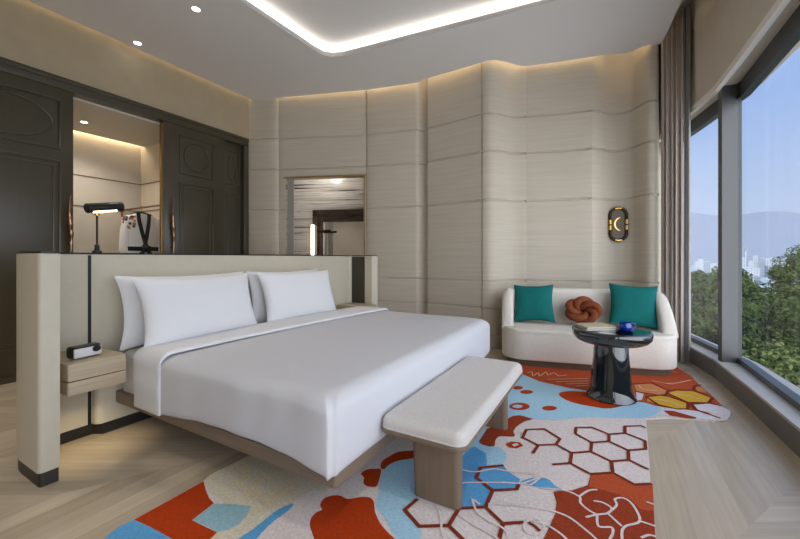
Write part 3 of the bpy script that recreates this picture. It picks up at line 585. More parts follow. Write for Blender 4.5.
def robe():
    r=empty('robe',(-5.85,2.75,0),'white robe with black lapels and floral shoulder hanging in the open closet','robe')
    m=NB(); rows=24; cols=28
    def surf(u,z):   # u angle, z height
        t=(1.80-z)/1.0
        hw=.10+.15*min(1,max(0,(1.83-z)/.07))**.6+.02*t; dp=.055+.05*min(1,max(0,t*2)); f=.010*math.sin(6*u)*min(1,t*2.)
        return (dp*math.cos(u)+f*math.cos(u), (hw+f)*math.sin(u), z)
    g=[[m.verts.new(surf(2*PI*k/cols, 1.83-.93*i/rows)) for k in range(cols)] for i in range(rows+1)]
    for i in range(rows):
        for k in range(cols): m.faces.new((g[i][k],g[i][(k+1)%cols],g[i+1][(k+1)%cols],g[i+1][k]))
    b=obj('body',m,M['robe'],r)
    for s in (-1,1):
        m=NB(); tube(m,[(0,s*.18,1.74),(0.01,s*.215,1.60),(.02,s*.225,1.40),(.02,s*.225,1.30)],lambda t:.05+.015*t,14); obj('sleeve',m,M['robe'],r)
        m=NB(); P=[]
        for yy,z in ((.070,1.835),(.066,1.76),(.050,1.66),(.028,1.54),(.004,1.43),(-.02,1.35)):
            q=surf(math.asin(min(.9,yy*s/ .22)),z); P.append((q[0],yy*s,z))
        P=[(x+.010,y,z) for x,y,z in P]; P=catmull(P,4); tube(m,P,.025,8); obj('lapel',m,M['robeblack'],r)
    m=NB(); g=[surf(2*PI*k/40,1.33) for k in range(40)]
    for k in range(40):
        a=g[k]; bq=g[(k+1)%40]
        v=[m.verts.new((p[0]*1.10,p[1]*1.06,1.33+dz)) for p,dz in ((a,-.03),(bq,-.03),(bq,.03),(a,.03))]; m.faces.new(v)
    tube(m,[(.125,-.05,1.33),(.15,0,1.345),(.125,.05,1.33)],.04,10); tube(m,[(.14,0,1.33),(.13,.07,1.24)],.025,8); tube(m,[(.14,0,1.33),(.13,-.08,1.25)],.025,8)
    obj('belt',m,M['robeblack'],r)
    rr=random.Random(5)
    for k in range(20):
        m=NB(); u=-rr.uniform(.5,1.3); z=rr.uniform(1.58,1.79); p=surf(u,z); R0=rr.uniform(.018,.032)
        c=Vector((p[0]+.014,p[1],p[2]))
        vs=[m.verts.new(c+Vector((0,R0*(1 if j%2 else .55)*math.cos(j*PI/5),R0*(1 if j%2 else .55)*math.sin(j*PI/5)))) for j in range(10)]
        m.faces.new(vs); obj('embroidered_flower',m,M['blueflower' if k%3==0 else 'orangeflower'],r)
    return r
robe()

# ------------------------------------------------------------------ headboard
HB=empty('headboard',(-3.05,2.405,0),'cream leather wraparound headboard with wing ends and dark top edge','headboard')
def hpts(P): return [(x+3.05,y-2.405) for x,y in P]
def arc(cx,cy,r,a0,a1,n=8): return [(cx+r*math.cos(math.radians(a0+(a1-a0)*k/n)),cy+r*math.sin(math.radians(a0+(a1-a0)*k/n))) for k in range(n+1)]
inner=[(-2.57,.811)]+arc(-2.99,.871,.06,270,180,5)+arc(-2.99,3.94,.06,180,90,5)+[(-2.70,4.0)]
outer=arc(-2.69,4.072,.03,0,90,3)+arc(-2.85,3.752,.35,90,180)+arc(-2.85,1.074,.35,180,270)+arc(-2.59,.744,.02,270,360,3)
def inset(P,d):
    n=len(P); o=[]
    for i in range(n):
        a=Vector(P[i-1]); b=Vector(P[i]); c=Vector(P[(i+1)%n]); t=((b-a).normalized()+(c-b).normalized())
        t=t.normalized() if t.length>1e-6 else (c-b).normalized(); o.append((b.x-t.y*d,b.y+t.x*d))
    return o
full=inner+outer
area=sum(full[i-1][0]*full[i][1]-full[i][0]*full[i-1][1] for i in range(len(full)))
sg=1 if area>0 else -1
bm=NB(); prism(bm,hpts(full),.075,1.225,.006); obj('upholstery',bm,M['leather'],HB)
bm=NB(); prism(bm,hpts(inset(full,.006*sg)),0,.075); obj('plinth',bm,M['plinth'],HB)
bm=NB(); prism(bm,hpts(inset(full,.003*sg)),1.225,1.236); obj('top_cap',bm,M['black'],HB)
for y in (1.115,3.42): 
    bm=NB(); box(bm,(-.012,y-.009-2.405,.075),(.004,y+.009-2.405,1.219)) if y<2 else box(bm,(-.012,y-.003-2.405,.075),(.002,y+.003-2.405,1.218)); obj('joint_strip',bm,M['black'] if y<2 else M['leather'],HB,smooth=False)
bm=NB()
box(bm,(.03,3.992-2.405,.30),(.24,4.004-2.405,1.218))
for k in range(9): box(bm,(.036+k*.0225,3.986-2.405,.30),(.050+k*.0225,3.994-2.405,1.218),.003)
o=obj('ribbed_inlay',bm,M['olive'],HB); o['label']='dark ribbed inlay on the right wing'
# bulging lower middle section beside the nightstand
bm=NB(); prism(bm,hpts([(-3.055,1.13)]+[(-3.055,3.68)]+arc(-3.03,3.64,.04,90,0,4)+arc(-3.03,1.17,.04,0,-90,4)),.075,.45,.004); obj('lower_panel',bm,M['leather'],HB)
bm=NB(); prism(bm,hpts([(-3.055,1.135),(-3.055,3.675),(-2.995,3.64),(-2.995,1.17)]),0,.075); obj('plinth',bm,M['plinth'],HB)

# ------------------------------------------------------------------ nightstands
def nightstand(y0,y1,label):
    n=empty('nightstand',(-2.99,(y0+y1)/2,0),label,'nightstand'); h=(y1-y0)/2
    n.location.x=-2.99
    bm=NB(); prism(bm,rrect(-.055,.37,-h,h,.012,3),.505,.60,.003); obj('body',bm,M['oak'],n)
    bm=NB(); prism(bm,rrect(-.055,.37,-h,h,.012,3),.425,.499,.003); obj('drawer',bm,M['oak'],n)
    bm=NB(); box(bm,(-.05,-h+.008,.43),(.36,h-.008,.55)); obj('carcass',bm,M['black'],n,smooth=False)
    return n
nightstand(.86,1.15,'wall hung light oak nightstand with clock radio, left of the bed')
nightstand(3.70,3.985,'light oak nightstand at far side of bed beside the dark ribbed inlay')
C=empty('clock_radio',(-2.755,.985,.60),'small silver white clock radio on the left nightstand','clock radio',rot=math.radians(9)); C.scale=(1,.86,1)
bm=NB(); box(bm,(-.045,-.088,.004),(.028,.088,.074),.016,4); obj('body',bm,M['black'],C)
bm=NB(); box(bm,(.022,-.084,.008),(.036,.084,.062),.005,3); obj('front_panel',bm,M['silver'],C)
bm=NB(); t=NB(); lathe(t,[(0,.0),(.026,.0),(.030,-.004),(.030,-.01)],n=24,sx=1.,sy=.72); bmesh.ops.rotate(t,verts=t.verts,matrix=Matrix.Rotation(PI/2,3,'Y'))
for v in t.verts: v.co=Vector((.043+v.co.x, .050+v.co.y/.72*.9, .047+v.co.z*.62))
join(bm,t); obj('clock_face',bm,M['black'],C)
# lamp on headboard
LP=empty('reading_lamp',(-3.12,1.184,1.236),'dark bronze bankers style lamp standing on headboard top near the left end','lamp')
bm=NB(); lathe(bm,[(0,0),(.028,0),(.028,.012),(.016,.02),(.013,.045),(.018,.05),(.008,.06),(.0,.06)],n=24); obj('base',bm,M['black'],LP)
bm=NB(); tube(bm,[(0,0,.055),(0,0,.27)],.0065,10); obj('stem',bm,M['darkbronze'],LP)
bm=NB(); lathe(bm,[(0,.262),(.013,.262),(.013,.288),(0,.288)],n=16); tube(bm,[(0,-.03,.275),(0,.035,.275)],.006,8); tube(bm,[(0,.03,.275),(0,.035,.31)],.006,8); obj('joint',bm,M['brass'],LP)
bm=NB(); a=Vector((0,-.065,.305)); b=Vector((0,.155,.345)); d=(b-a); 
pts=[a+d*t for t in (0,.03,.5,.97,1)]; tube(bm,pts,lambda t:(.028,.034,.034,.034,.029)[min(4,int(t*4+.5))],20); obj('shade',bm,M['black'],LP)
bm=NB(); tube(bm,[a+d*.16+Vector((.016,0,-.026)),a+d*.80+Vector((.016,0,-.026))],.010,10); o=obj('bulb_tube',bm,emit('lamp tube',(1,.8,.45,1),3.5),LP); o['label']='lit warm tube'

# ------------------------------------------------------------------ bed
BED=empty('bed',(-2.0,2.405,0),'large white double bed on a low taupe wooden frame','bed')
def bloc(P): return [(x+2.0,y-2.405) for x,y in P]
bm=NB(); prism(bm,bloc(rrect(-2.985,-1.02,1.235,3.585,.02,4)),.20,.277,.004,bevbot=.004); obj('frame',bm,M['framewood'],BED)
bm=NB(); prism(bm,bloc(rrect(-2.95,-1.35,1.55,3.27,.02,2)),.0,.20); obj('base_plinth',bm,M['plinth'],BED)
bm=NB(); prism(bm,bloc(rrect(-2.985,-1.06,1.265,3.555,.06,6)),.277,.555,.05,5); obj('mattress',bm,M['linen'],BED)
DV=empty('duvet',(-1.7,2.405,.58),'white duvet spread over the bed with folded top sheet','duvet')
def soft_top(x0,x1,y0,y1,zt,hem,R,r,open_head=True):
    """draped cover: skirt on foot and sides, flat soft top"""
    bm=NB(); n=10
    def outline(ins):
        q=max(.03,r+ins*.35)
        P=[]
        X0=x0; X1=x1-ins; Y0=y0+ins; Y1=y1-ins
        S=26
        for k in range(S): P.append((X0+(X1-q-X0)*k/S,Y0))
        for k in range(n+1):
            t=-PI/2+PI/2*k/n; P.append((X1-q+q*math.cos(t),Y0+q+q*math.sin(t)))
        for k in range(1,S): P.append((X1,Y0+q+(Y1-Y0-2*q)*k/S))
        for k in range(n+1):
            t=PI/2*k/n; P.append((X1-q+q*math.cos(t),Y1-q+q*math.sin(t)))
        for k in range(1,S+1): P.append((X1-q-(X1-q-X0)*k/S,Y1))
        return P
    rows=[]
    lev=[(0,None,0),(0,None,.3),(0,None,.6),(0,None,.85)]
    for k in range(1,9):
        t=PI/2*k/8; lev.append((R*(1-math.cos(t)), zt-R*.8+R*.8*math.sin(t), None))
    half=(y1-y0)/2
    for f in (.22,.4,.6,.8,.995): lev.append((R+(half-R)*f, zt+.012*math.sin(f*PI/2), None))
    m=len(outline(0))
    for ins,z,f in lev:
        P=outline(ins); row=[]
        if ins>R+.001:
            P=[]
            Y0=y0+ins; Y1=y1-ins; X1=x1-ins*(.75)
            base=outline(0)
            for (bx,by) in base:
                # scale toward the centre line
                sy=(Y1-Y0)/(y1-y0); px=x0+(bx-x0)*(X1-x0)/(x1-x0); P.append((px,(y0+y1)/2+(by-(y0+y1)/2)*sy))
        for i,(x,y) in enumerate(P):
            h=hem(i/m)
            zz = z if z is not None else h+(zt-R*.8-h)*f
            if f is not None or ins<R*.5:
                g=1 if f is None else 1-f*.4
                # crease where the side sheet is folded over the foot corner
                ci=26+n*.35; d=i-ci
                bul=.016*math.exp(-(d/6.)**2) if d<=0 else .002*math.exp(-(d/3.)**2)
                fl=.004*math.sin(i*.55)+.003*math.sin(i*1.3+1)
                nx,ny=(0,-1) if i<26 else ((1,0) if i>36 and i<62 else (math.cos(-PI/2+PI/2*(i-26)/10),math.sin(-PI/2+PI/2*(i-26)/10)))
                if i>=62: nx,ny=0,1
                w=(bul+fl)*g; x+=nx*w; y+=ny*w
            zz+=.006*noise.noise(Vector((x*1.6,y*1.3,zz)))
            row.append(bm.verts.new((x+1.7,y-2.405,zz-.58)))
        rows.append(row)
    for a,b in zip(rows,rows[1:]):
        for i in range(m-1): bm.faces.new((a[i],a[i+1],b[i+1],b[i]))
    c=rows[-1]
    for i in range(m//2-1): bm.faces.new((c[i],c[i+1],c[m-2-i],c[m-1-i]))
    return bm
def hemf(t):
    # t 0..1 round the skirt, near head -> foot -> far head
    if t<.30: return .245+.055*math.sin(t/.30*PI)**1
    if t<.40: return .245+.02*(t-.30)/.10
    return .262+.012*math.sin(t*40)
o=obj('cover',soft_top(-2.40,-1.012,1.203,3.617,.60,hemf,.10,.045),M['duvet'],DV,angle=60)
sm=o.modifiers.new('thick','SOLIDIFY'); sm.thickness=.018; sm.offset=-1; sb=o.modifiers.new('sub','SUBSURF'); sb.levels=1; sb.render_levels=1
def band():
    bm=NB(); y0,y1,zt,R=1.192,3.628,.628,.085; P=[]
    for k in range(7): P.append((y0+.004*math.sin(k*1.3),.248+(zt-R-.248)*k/7))
    for k in range(9): t=PI/2*k/8; P.append((y0+R-R*math.cos(t),zt-R+R*math.sin(t)))
    for k in range(1,20): P.append((y0+R+(y1-y0-2*R)*k/20,zt+.010*math.sin(k/20*PI)))
    for k in range(9): t=PI/2*k/8; P.append((y1-R+R*math.sin(t),zt-R+R*math.cos(t)))
    for k in range(6,-1,-1): P.append((y1,.248+(zt-R-.248)*k/7))
    n=len(P); rows=[]
    for x_,dz in ((-2.66,-.020),(-2.655,-.004),(-2.64,.0),(-2.5,.002),(-2.36,.004),(-2.345,.004),(-2.335,-.003),(-2.332,-.020)):
        row=[]
        for i,(y,z) in enumerate(P):
            c=.5; s=(y-y0)/(y1-y0); slant=.14*s if x_>-2.45 else .06*s
            cy=(y-2.41); cz=z-.45; l=math.hypot(cy*.35,cz)+1e-6
            ny=-1 if i<8 else (1 if i>n-9 else 0)
            row.append(bm.verts.new((x_+slant+.010*noise.noise(Vector((y*3,z*3,x_)))+1.7, y+ny*dz-2.405, z+(dz if ny==0 else 0)-.58)))
        rows.append(row)
    for a,b in zip(rows,rows[1:]):
        for i in range(n-1): bm.faces.new((a[i],a[i+1],b[i+1],b[i]))
    return bm
o=obj('folded_sheet',band(),M['linen'],DV,angle=60); sm=o.modifiers.new('thick','SOLIDIFY'); sm.thickness=.012; sm.offset=-1; sb=o.modifiers.new('sub','SUBSURF'); sb.levels=1; sb.render_levels=1

def pillow_mesh(w,h,t,seed=0,flange=.0,n=22,pinch=.06):
    bm=NB(); gr={}
    def P(u,v,s):
        # u,v in -1..1
        k=(1-abs(u)**2.6)*(1-abs(v)**2.6); th=t/2*max(k,0)**.55
        px=u*w/2*(1-pinch*(1-abs(u)**2)*0-pinch*(1-v*v)*abs(u)**3); pz=v*h/2*(1-pinch*(1-u*u)*abs(v)**3)
        wr=.006*noise.noise(Vector((u*2.2+seed,v*2.2,s+seed)))+.003*noise.noise(Vector((u*6+seed,v*6,s)))
        return Vector((s*(th+ (wr if k>.02 else 0)), px, pz))
    for s in (1,-1):
        for i in range(n+1):
            for j in range(n+1):
                edge = i in (0,n) or j in (0,n)
                if s==-1 and edge: gr[(i,j,s)]=gr[(i,j,1)]; continue
                gr[(i,j,s)]=bm.verts.new(P(-1+2*i/n,-1+2*j/n,s))
        for i in range(n):
            for j in range(n): bm.faces.new((gr[(i,j,s)],gr[(i+1,j,s)],gr[(i+1,j+1,s)],gr[(i,j+1,s)]))
    return bm
def pillow(name,loc,w,h,t,lean,yaw,m,label,cat,group=None,seed=0,roll=0,pinch=.06,seam=None):
    bm=pillow_mesh(w,h,t,seed,pinch=pinch)
    o=obj(name,bm,m,angle=80); o.location=loc; o.rotation_euler=(roll,lean,yaw); 
    sb=o.modifiers.new('sub','SUBSURF'); sb.levels=1; sb.render_levels=1
    return props(o,label,cat,group)
# local x = thickness (faces foot of bed), y = width, z = height
pillow('bed_pillow',(-2.90,1.72,.825),1.06,.53,.17,math.radians(-8),0,M['linen'],'back white pillow against the headboard at the near side of the bed','pillow',seed=1,pinch=.10)
pillow('bed_pillow',(-2.90,2.74,.825),1.0,.53,.17,math.radians(-8),0,M['linen'],'back white pillow against the headboard at the far side of the bed','pillow',seed=2,pinch=.10)
pillow('bed_pillow',(-2.70,1.70,.83),.98,.52,.21,math.radians(-16),math.radians(3),M['linen'],'front white pillow at the near side, largest of the bed pillows','pillow',seed=3,pinch=.11)
pillow('bed_pillow',(-2.70,2.725,.83),.98,.52,.21,math.radians(-16),math.radians(-2),M['linen'],'front white pillow at the far side of the bed by ribbed inlay','pillow',seed=4,pinch=.11)

# ------------------------------------------------------------------ rug
def rug():
    names=list(RUGC); idx={k:i for i,k in enumerate(names)}
    bm=NB()
    O=[(v.x,v.y) for v in catmull([(x,y,0) for x,y in RUG_OUT],4,closed=True)] if False else RUG_OUT
    def poly(P,z,mi):
        vs=[bm.verts.new((x,y,z)) for x,y in P]
        for t in tessellate_polygon([[Vector((x,y,0)) for x,y in P]]):
            try:
                f=bm.faces.new([vs[i] for i in t]); f.material_index=mi
                f.normal_update()
                if f.normal.z<0: f.normal_flip()
            except ValueError: pass
        return vs
    top=poly(O,.0125,idx['base']); lo=[bm.verts.new((x,y,.001)) for x,y in O]; n=len(O)
    for i in range(n):
        f=bm.faces.new((lo[i],lo[(i+1)%n],top[(i+1)%n],top[i])); f.material_index=idx['base']
    z=.0125
    for c,s,P in RUG_PATCH:
        z+=.00012
        Q=[(v.x,v.y) for v in catmull([(x,y,0) for x,y in P],4,closed=True)] if s else P
        poly(Q,z,idx[c])
    for c,wd,P in RUG_LINE:
        z+=.00003; c='rustline' if c=='rustd' else c
        closed=(Vector(P[0])-Vector(P[-1])).length<1e-4
        if c in ('white','peach'):
            P=[(v.x,v.y) for v in catmull([(x,y,0) for x,y in P],4)]
        n=len(P); A=[];B=[]
        for i in range(n):
            p=Vector(P[i]); a=Vector(P[i-1]) if i else (Vector(P[-2]) if closed else None); b=Vector(P[i+1]) if i<n-1 else (Vector(P[1]) if closed else None)
            d1=(p-a).normalized() if a is not None else (b-p).normalized(); d2=(b-p).normalized() if b is not None else d1
            t=(d1+d2); t=t.normalized() if t.length>1e-3 else d1
            nn=Vector((-t.y,t.x)); k=1/max(.5,nn.dot(Vector((-d1.y,d1.x)))); A.append(bm.verts.new((*(p+nn*wd/2*k),z))); B.append(bm.verts.new((*(p-nn*wd/2*k),z)))
        for i in range(n-1):
            f=bm.faces.new((A[i],B[i],B[i+1],A[i+1])); f.material_index=idx[c]; f.normal_update()
            if f.normal.z<0: f.normal_flip()
    me=bpy.data.meshes.new('rug'); bm.to_mesh(me); bm.free()
    for k in names: me.materials.append(M['rug_'+k])
    o=bpy.data.objects.new('rug',me); COL.objects.link(o)
    return props(o,'hand tufted rug with rust, blue and mauve honeycomb pattern on wood floor','rug')
rug()

# ------------------------------------------------------------------ bench
BN=empty('bench',(-.780,2.2175,.016),'upholstered oatmeal bench with slab legs at the foot of the bed','bench')
def rot2(P): return P
bm=NB(); prism(bm,rrect(-.230,.227,-.67,.67,.06,8),.305,.332,.004,bevbot=.010); obj('tray',bm,M['benchwood'],BN)
bm=NB(); prism(bm,rrect(-.225,.222,-.665,.665,.055,8),.330,.395,.042,8); obj('cushion',bm,M['benchcloth'],BN)
bm=NB()
tube(bm,[(x,y,.336) for x,y in rrect(-.225,.222,-.665,.665,.055,6)],.004,6,closed=True); obj('piping',bm,M['benchcloth'],BN)
for s in (-1,1):
    bm=NB(); t=NB(); prism(t,rrect(-.08,.176,-.035,.035,.03,6),0,.305)
    for v in t.verts: v.co.x-=(.0 if v.co.x>0 else -.012)*(1-v.co.z/.305); v.co.y+= (.355 if s>0 else -.56)
    join(bm,t); obj('leg',bm,M['benchwood'],BN)

# ------------------------------------------------------------------ sofa
S=empty('sofa',(-.180,4.286,0),'off white curved two seat sofa against the back wall','sofa',rot=math.radians(13))
HW,DP=.87,.76
def dplan(hw,d0,d1,rf,rb): 
    o=[]
    for cx,cy,a,r in ((hw-rb,d1-rb,0,rb),(-hw+rb,d1-rb,90,rb),(-hw+rf,d0+rf,180,rf),(hw-rf,d0+rf,270,rf)):
        for k in range(9):
            t=math.radians(a+90*k/8); o.append((cx+r*math.cos(t),cy+r*math.sin(t)))
    return o
bm=NB(); prism(bm,dplan(HW-.06,.045,DP-.06,.18,.24),.014,.085); obj('plinth_base',bm,mat('brown sofa base',srgb(98,84,72),.5),S)
bm=NB(); prism(bm,dplan(HW,0,DP,.26,.30),.08,.385,.012,3,bevbot=.02); obj('body',bm,M['boucle'],S)
bm=NB(); prism(bm,dplan(HW-.004,.006,DP-.03,.26,.30),.383,.42,.022,5); obj('seat_cushion',bm,M['boucle'],S)
def sofaback():
    bm=NB(); th=.13
    def pl(hw,d1,r): 
        P=[(hw,.18+k*(d1-r-.18)/10) for k in range(10)]
        P+=[(hw-r+r*math.cos(math.radians(9*k)),d1-r+r*math.sin(math.radians(9*k))) for k in range(11)]
        P+=[(hw-r-(2*(hw-r))*k/14,d1) for k in range(1,14)]
        P+=[(-hw+r-r*math.sin(math.radians(9*k)),d1-r+r*math.cos(math.radians(9*k))) for k in range(11)]
        P+=[(-hw,d1-r-k*(d1-r-.18)/10) for k in range(1,11)]
        return P
    A=pl(HW,DP,.30); B=pl(HW-th,DP-th,.19); n=len(A)
    def H(i):
        y=A[i][1]; t=min(1,max(0,(y-.17)/.40))
        return .40+(.83-.40)*math.sin(t*PI/2)**.75
    rows=[]
    for i in range(n):
        a=Vector(A[i]); b=Vector(B[i]); h=H(i); sec=[]
        R=min(.055,max(.004,(h-.385)*.5))
        for k in (0,.5,1): sec.append((a,.385+(h-R-.385)*k))
        for k in range(1,7):
            t=PI*k/6; c=(a+b)/2; sec.append((c+(a-c)*math.cos(t), h-R+R*math.sin(t)))
        for k in (.5,0): sec.append((b,.385+(h-R-.385)*k))
        rows.append([bm.verts.new((p.x,p.y,z)) for p,z in sec])
    for a,b in zip(rows,rows[1:]):
        for k in range(len(a)-1): bm.faces.new((a[k],a[k+1],b[k+1],b[k]))
    bm.faces.new(rows[0]); bm.faces.new(rows[-1][::-1])
    return bm
obj('backrest',sofaback(),M['boucle'],S,angle=60)
bm=NB(); tube(bm,[(x*1.002,y-.001,.385) for x,y in dplan(HW,0,DP,.26,.30)[18:]],.005,6); obj('seam_piping',bm,M['boucle'],S)
def sl(s,n): 
    a=math.radians(13); return (-.180+s*math.cos(a)-n*math.sin(a),4.286+s*math.sin(a)+n*math.cos(a))
# cushions: local x is the facing direction -> yaw -90+13
ya=math.radians(-77)
x,y=sl(-.50,.48); pillow('throw_cushion',(x,y,.655),.48,.48,.16,math.radians(-16),ya-.02,M['teal'],'teal velvet cushion at the left end of the sofa','cushion',seed=11,roll=.03,pinch=.13)
x,y=sl(.535,.44); pillow('throw_cushion',(x,y,.668),.50,.51,.17,math.radians(-18),ya-.10,M['teal'],'teal velvet cushion at the right end of the sofa behind the blue mug','cushion',seed=12,roll=-.05,pinch=.13)
def knot():
    bm=NB(); R=.092; 
    pts=[]; n=260
    for k in range(n):
        t=2*PI*k/n; ph=3*t; q=5*t
        r=.085*(1+.52*math.cos(q))
        pts.append((.052*math.sin(q*2 if False else q)+.035*math.cos(q), r*1.12*math.cos(ph), r*.95*math.sin(ph)))
    tube(bm,pts,.036,12,closed=True)
    return bm
x,y=sl(.025,.46); o=obj('knot_cushion',knot(),M['rustcloth'],angle=80); o.scale=(1.08,1.12,1.05); o.location=(x,y,.585); o.rotation_euler=(0,math.radians(-22),ya); props(o,'rust brown knotted ball cushion in the middle of the sofa','cushion')

# ------------------------------------------------------------------ side table with things
T=empty('side_table',(.022,3.60,.016),'glossy black blue round pedestal table in front of the sofa','side table')
bm=NB(); lathe(bm,[(0,.578),(.15,.577),(.255,.576),(.275,.580),(.285,.583),(.294,.580),(.301,.568),(.302,.55),(.297,.522),(.280,.495),(.25,.476),(.20,.468),(0,.465)][::-1],n=72); obj('table_top',bm,M['lacquer'],T,angle=60)
bm=NB(); lathe(bm,[(0,.472),(.126,.472),(.129,.45),(.136,.34),(.147,.22),(.160,.10),(.172,.035),(.186,.02),(.190,.008),(.182,0),(0,0)][::-1],n=64); obj('pedestal',bm,M['lacquer'],T,angle=60)
ZT=.016+.578
def book(name,x,y,z,w,d,h,rot,cov,label):
    b=empty(name,(x,y,z),label,'book',rot=rot)
    bm=NB(); box(bm,(-w/2,-d/2,h-.003),(w/2,d/2,h),.001); box(bm,(-w/2,-d/2,0),(w/2,d/2,.003),.001); box(bm,(-w/2-.001,-d/2,0),(-w/2+.003,d/2,h),.001); obj('cover',bm,cov,b)
    bm=NB(); box(bm,(-w/2+.004,-d/2+.004,.003),(w/2-.004,d/2-.004,h-.003)); obj('pages',bm,M['paper'],b,smooth=False)
book('book',-.095,3.57,ZT,.215,.275,.016,math.radians(-58),M['greycov'],'grey magazine at the bottom of the stack on the round table')
book('book',-.098,3.575,ZT+.0165,.205,.265,.014,math.radians(-54),M['kraft'],'beige covered magazine on top of the stack on the round table')
mx_,my_=.125,3.56
bm=NB(); lathe(bm,[(0,0),(.045,0),(.055,.004),(.068,.012),(.069,.016),(.05,.010),(0,.008)],n=40); o=obj('saucer',bm,M['cobalt']); o.location=(mx_,my_,ZT+.001); props(o,'cobalt blue saucer under the mug on the round table','saucer')
MG=empty('mug',(mx_,my_,ZT+.010),'cobalt blue glazed mug with handle on the round table','mug')
bm=NB(); lathe(bm,[(0,0),(.034,0),(.042,.006),(.049,.02),(.049,.034),(.045,.05),(.044,.062),(.041,.062),(.042,.048),(.045,.034),(.044,.02),(.036,.008),(0,.007)],n=40); obj('cup',bm,M['cobalt'],MG,angle=60)
bm=NB(); tube(bm,catmull([(.040,.014,.052),(.060,.022,.054),(.070,.026,.038),(.062,.023,.020),(.044,.016,.016)],5),.006,8); obj('handle',bm,M['cobalt'],MG)

# ------------------------------------------------------------------ sconce
SN=empty('wall_sconce',(.112,5.578,1.64),'oval dark bronze wall sconce with brass crescent above the sofa','wall light',rot=math.radians(12))
def capsule(hw,hh,n=14): 
    o=[]
    for k in range(n+1): t=PI*k/n; o.append((hw*math.cos(t),hh-hw+hw*math.sin(t)))
    for k in range(n+1): t=PI+PI*k/n; o.append((hw*math.cos(t),-hh+hw+hw*math.sin(t)))
    return o
def capprism(hw,hh,y0,y1):
    bm=NB(); P=capsule(hw,hh); a=[bm.verts.new((x,y0,z)) for x,z in P]; b=[bm.verts.new((x,y1,z)) for x,z in P]; n=len(P)
    for i in range(n): bm.faces.new((a[i],a[(i+1)%n],b[(i+1)%n],b[i]))
    bm.faces.new(a); bm.faces.new(b[::-1]); return bm
obj('backplate',capprism(.088,.205,-.02,.03),mat('grey brown plate',srgb(96,86,76),.5,metal=.3),SN)
bm=NB(); tube(bm,[(x,-.03,z) for x,z in capsule(.095,.212)],.019,10,closed=True); obj('rim',bm,M['darkbronze'],SN)
for s in (-1,1):
    for z in (-.045,.03):
        bm=NB(); tube(bm,[(s*.095,-.03,z-.028),(s*.095,-.03,z+.028)],.0212,10); obj('brass_clip',bm,M['brass'],SN)
    bm=NB(); tube(bm,[(-.04,-.03,s*.205),(0,-.03,s*.212),(.04,-.03,s*.205)],.0193,10); obj('brass_clip',bm,M['brass'],SN)
bm=NB(); tube(bm,[(.03*1-.075*math.sin(math.radians(a)),-.05,.085*math.cos(math.radians(a))) for a in range(10,175,10)],lambda t:.003+.007*math.sin(PI*t),8); obj('crescent',bm,emit('lit brass crescent',(1,.70,.30,1),1.2),SN)  # brass crescent, its lit gold look is put in as emission

# ------------------------------------------------------------------ curtains
def curtain(name,p0,p1,amp,folds,z0,z1,m,label,n=120):
    a=Vector(p0); b=Vector(p1); d=b-a; nn=Vector((-d.y,d.x)).normalized()
    bm=NB(); rows=[]
    for j in range(9):
        z=z0+(z1-z0)*j/8; k_=1-.25*(j/8)
        row=[]
        for i in range(n+1):
            t=i/n; o=min(1,t*4+.12)*amp*math.sin(2*PI*folds*t+.5*math.sin(5*t))*k_+.25*amp*min(1,t*4)*math.sin(2*PI*folds*2.3*t+j*.12)
            s=t+.010*math.sin(2*PI*folds*2*t)
            p=a+d*s+nn*o; row.append(bm.verts.new((p.x,p.y,z)))
        rows.append(row)
    for r0,r1 in zip(rows,rows[1:]):
        for i in range(n): bm.faces.new((r0[i],r0[i+1],r1[i+1],r1[i]))
    o=obj(name,bm,m,angle=80); s=o.modifiers.new('thick','SOLIDIFY'); s.thickness=.003
    return props(o,label,'curtain')
curtain('curtain',(.553,5.348),(.755,5.22),.045,5,.012,4.05,M['drape'],'taupe drape gathered in the corner between sofa and window')
curtain('sheer_curtain',(.755,5.245),(.812,5.205),.03,3,.012,4.05,M['sheer'],'pale grey sheer curtain gathered beside the window frame',n=60)

# ------------------------------------------------------------------ bathroom things
BM=empty('bathroom_mirror',bp(0,.9),'dark framed mirror on the striped marble wall beyond the opening','mirror')
def rel(o,f):
    pass
def lobj(name,parts,m,par):
    bm=NB()
    for p in parts: lbox(bm,*p)
    for v in bm.verts: v.co-=par.location
    return obj(name,bm,m,par,smooth=False)
lobj('frame',[(.21,.30,.88,.999,1.0,2.08),(.21,1.9,.88,.999,1.97,2.08),(.30,1.9,.90,.999,1.86,1.97),(.30,.40,.92,.999,1.0,1.86)],M['emperador'],BM)
lobj('mirror_glass',[(.40,1.9,.95,.998,1.0,1.86)],M['mirror'],BM)
BL=empty('light_bar',bp(.25,.86),'lit vertical light bar beside the bathroom mirror','light')
lobj('holder',[(.225,.245,.845,.878,1.25,1.80)],M['brass'],BL)
lobj('tube',[(.213,.257,.80,.845,1.25,1.80)],M['bar'],BL)
AR=empty('mirror_arm',bp(.5,.86),'dark swing arm fixed over the bathroom mirror','wall arm')
bm=NB(); tube(bm,[Vector(bp(.33,.80,1.685)),Vector(bp(.60,.80,1.69))],.022,10); tube(bm,[Vector(bp(.33,.80,1.69)),Vector(bp(.36,.935,1.69))],.012,8)
for v in bm.verts: v.co-=AR.location
obj('arm',bm,M['darkbronze'],AR)

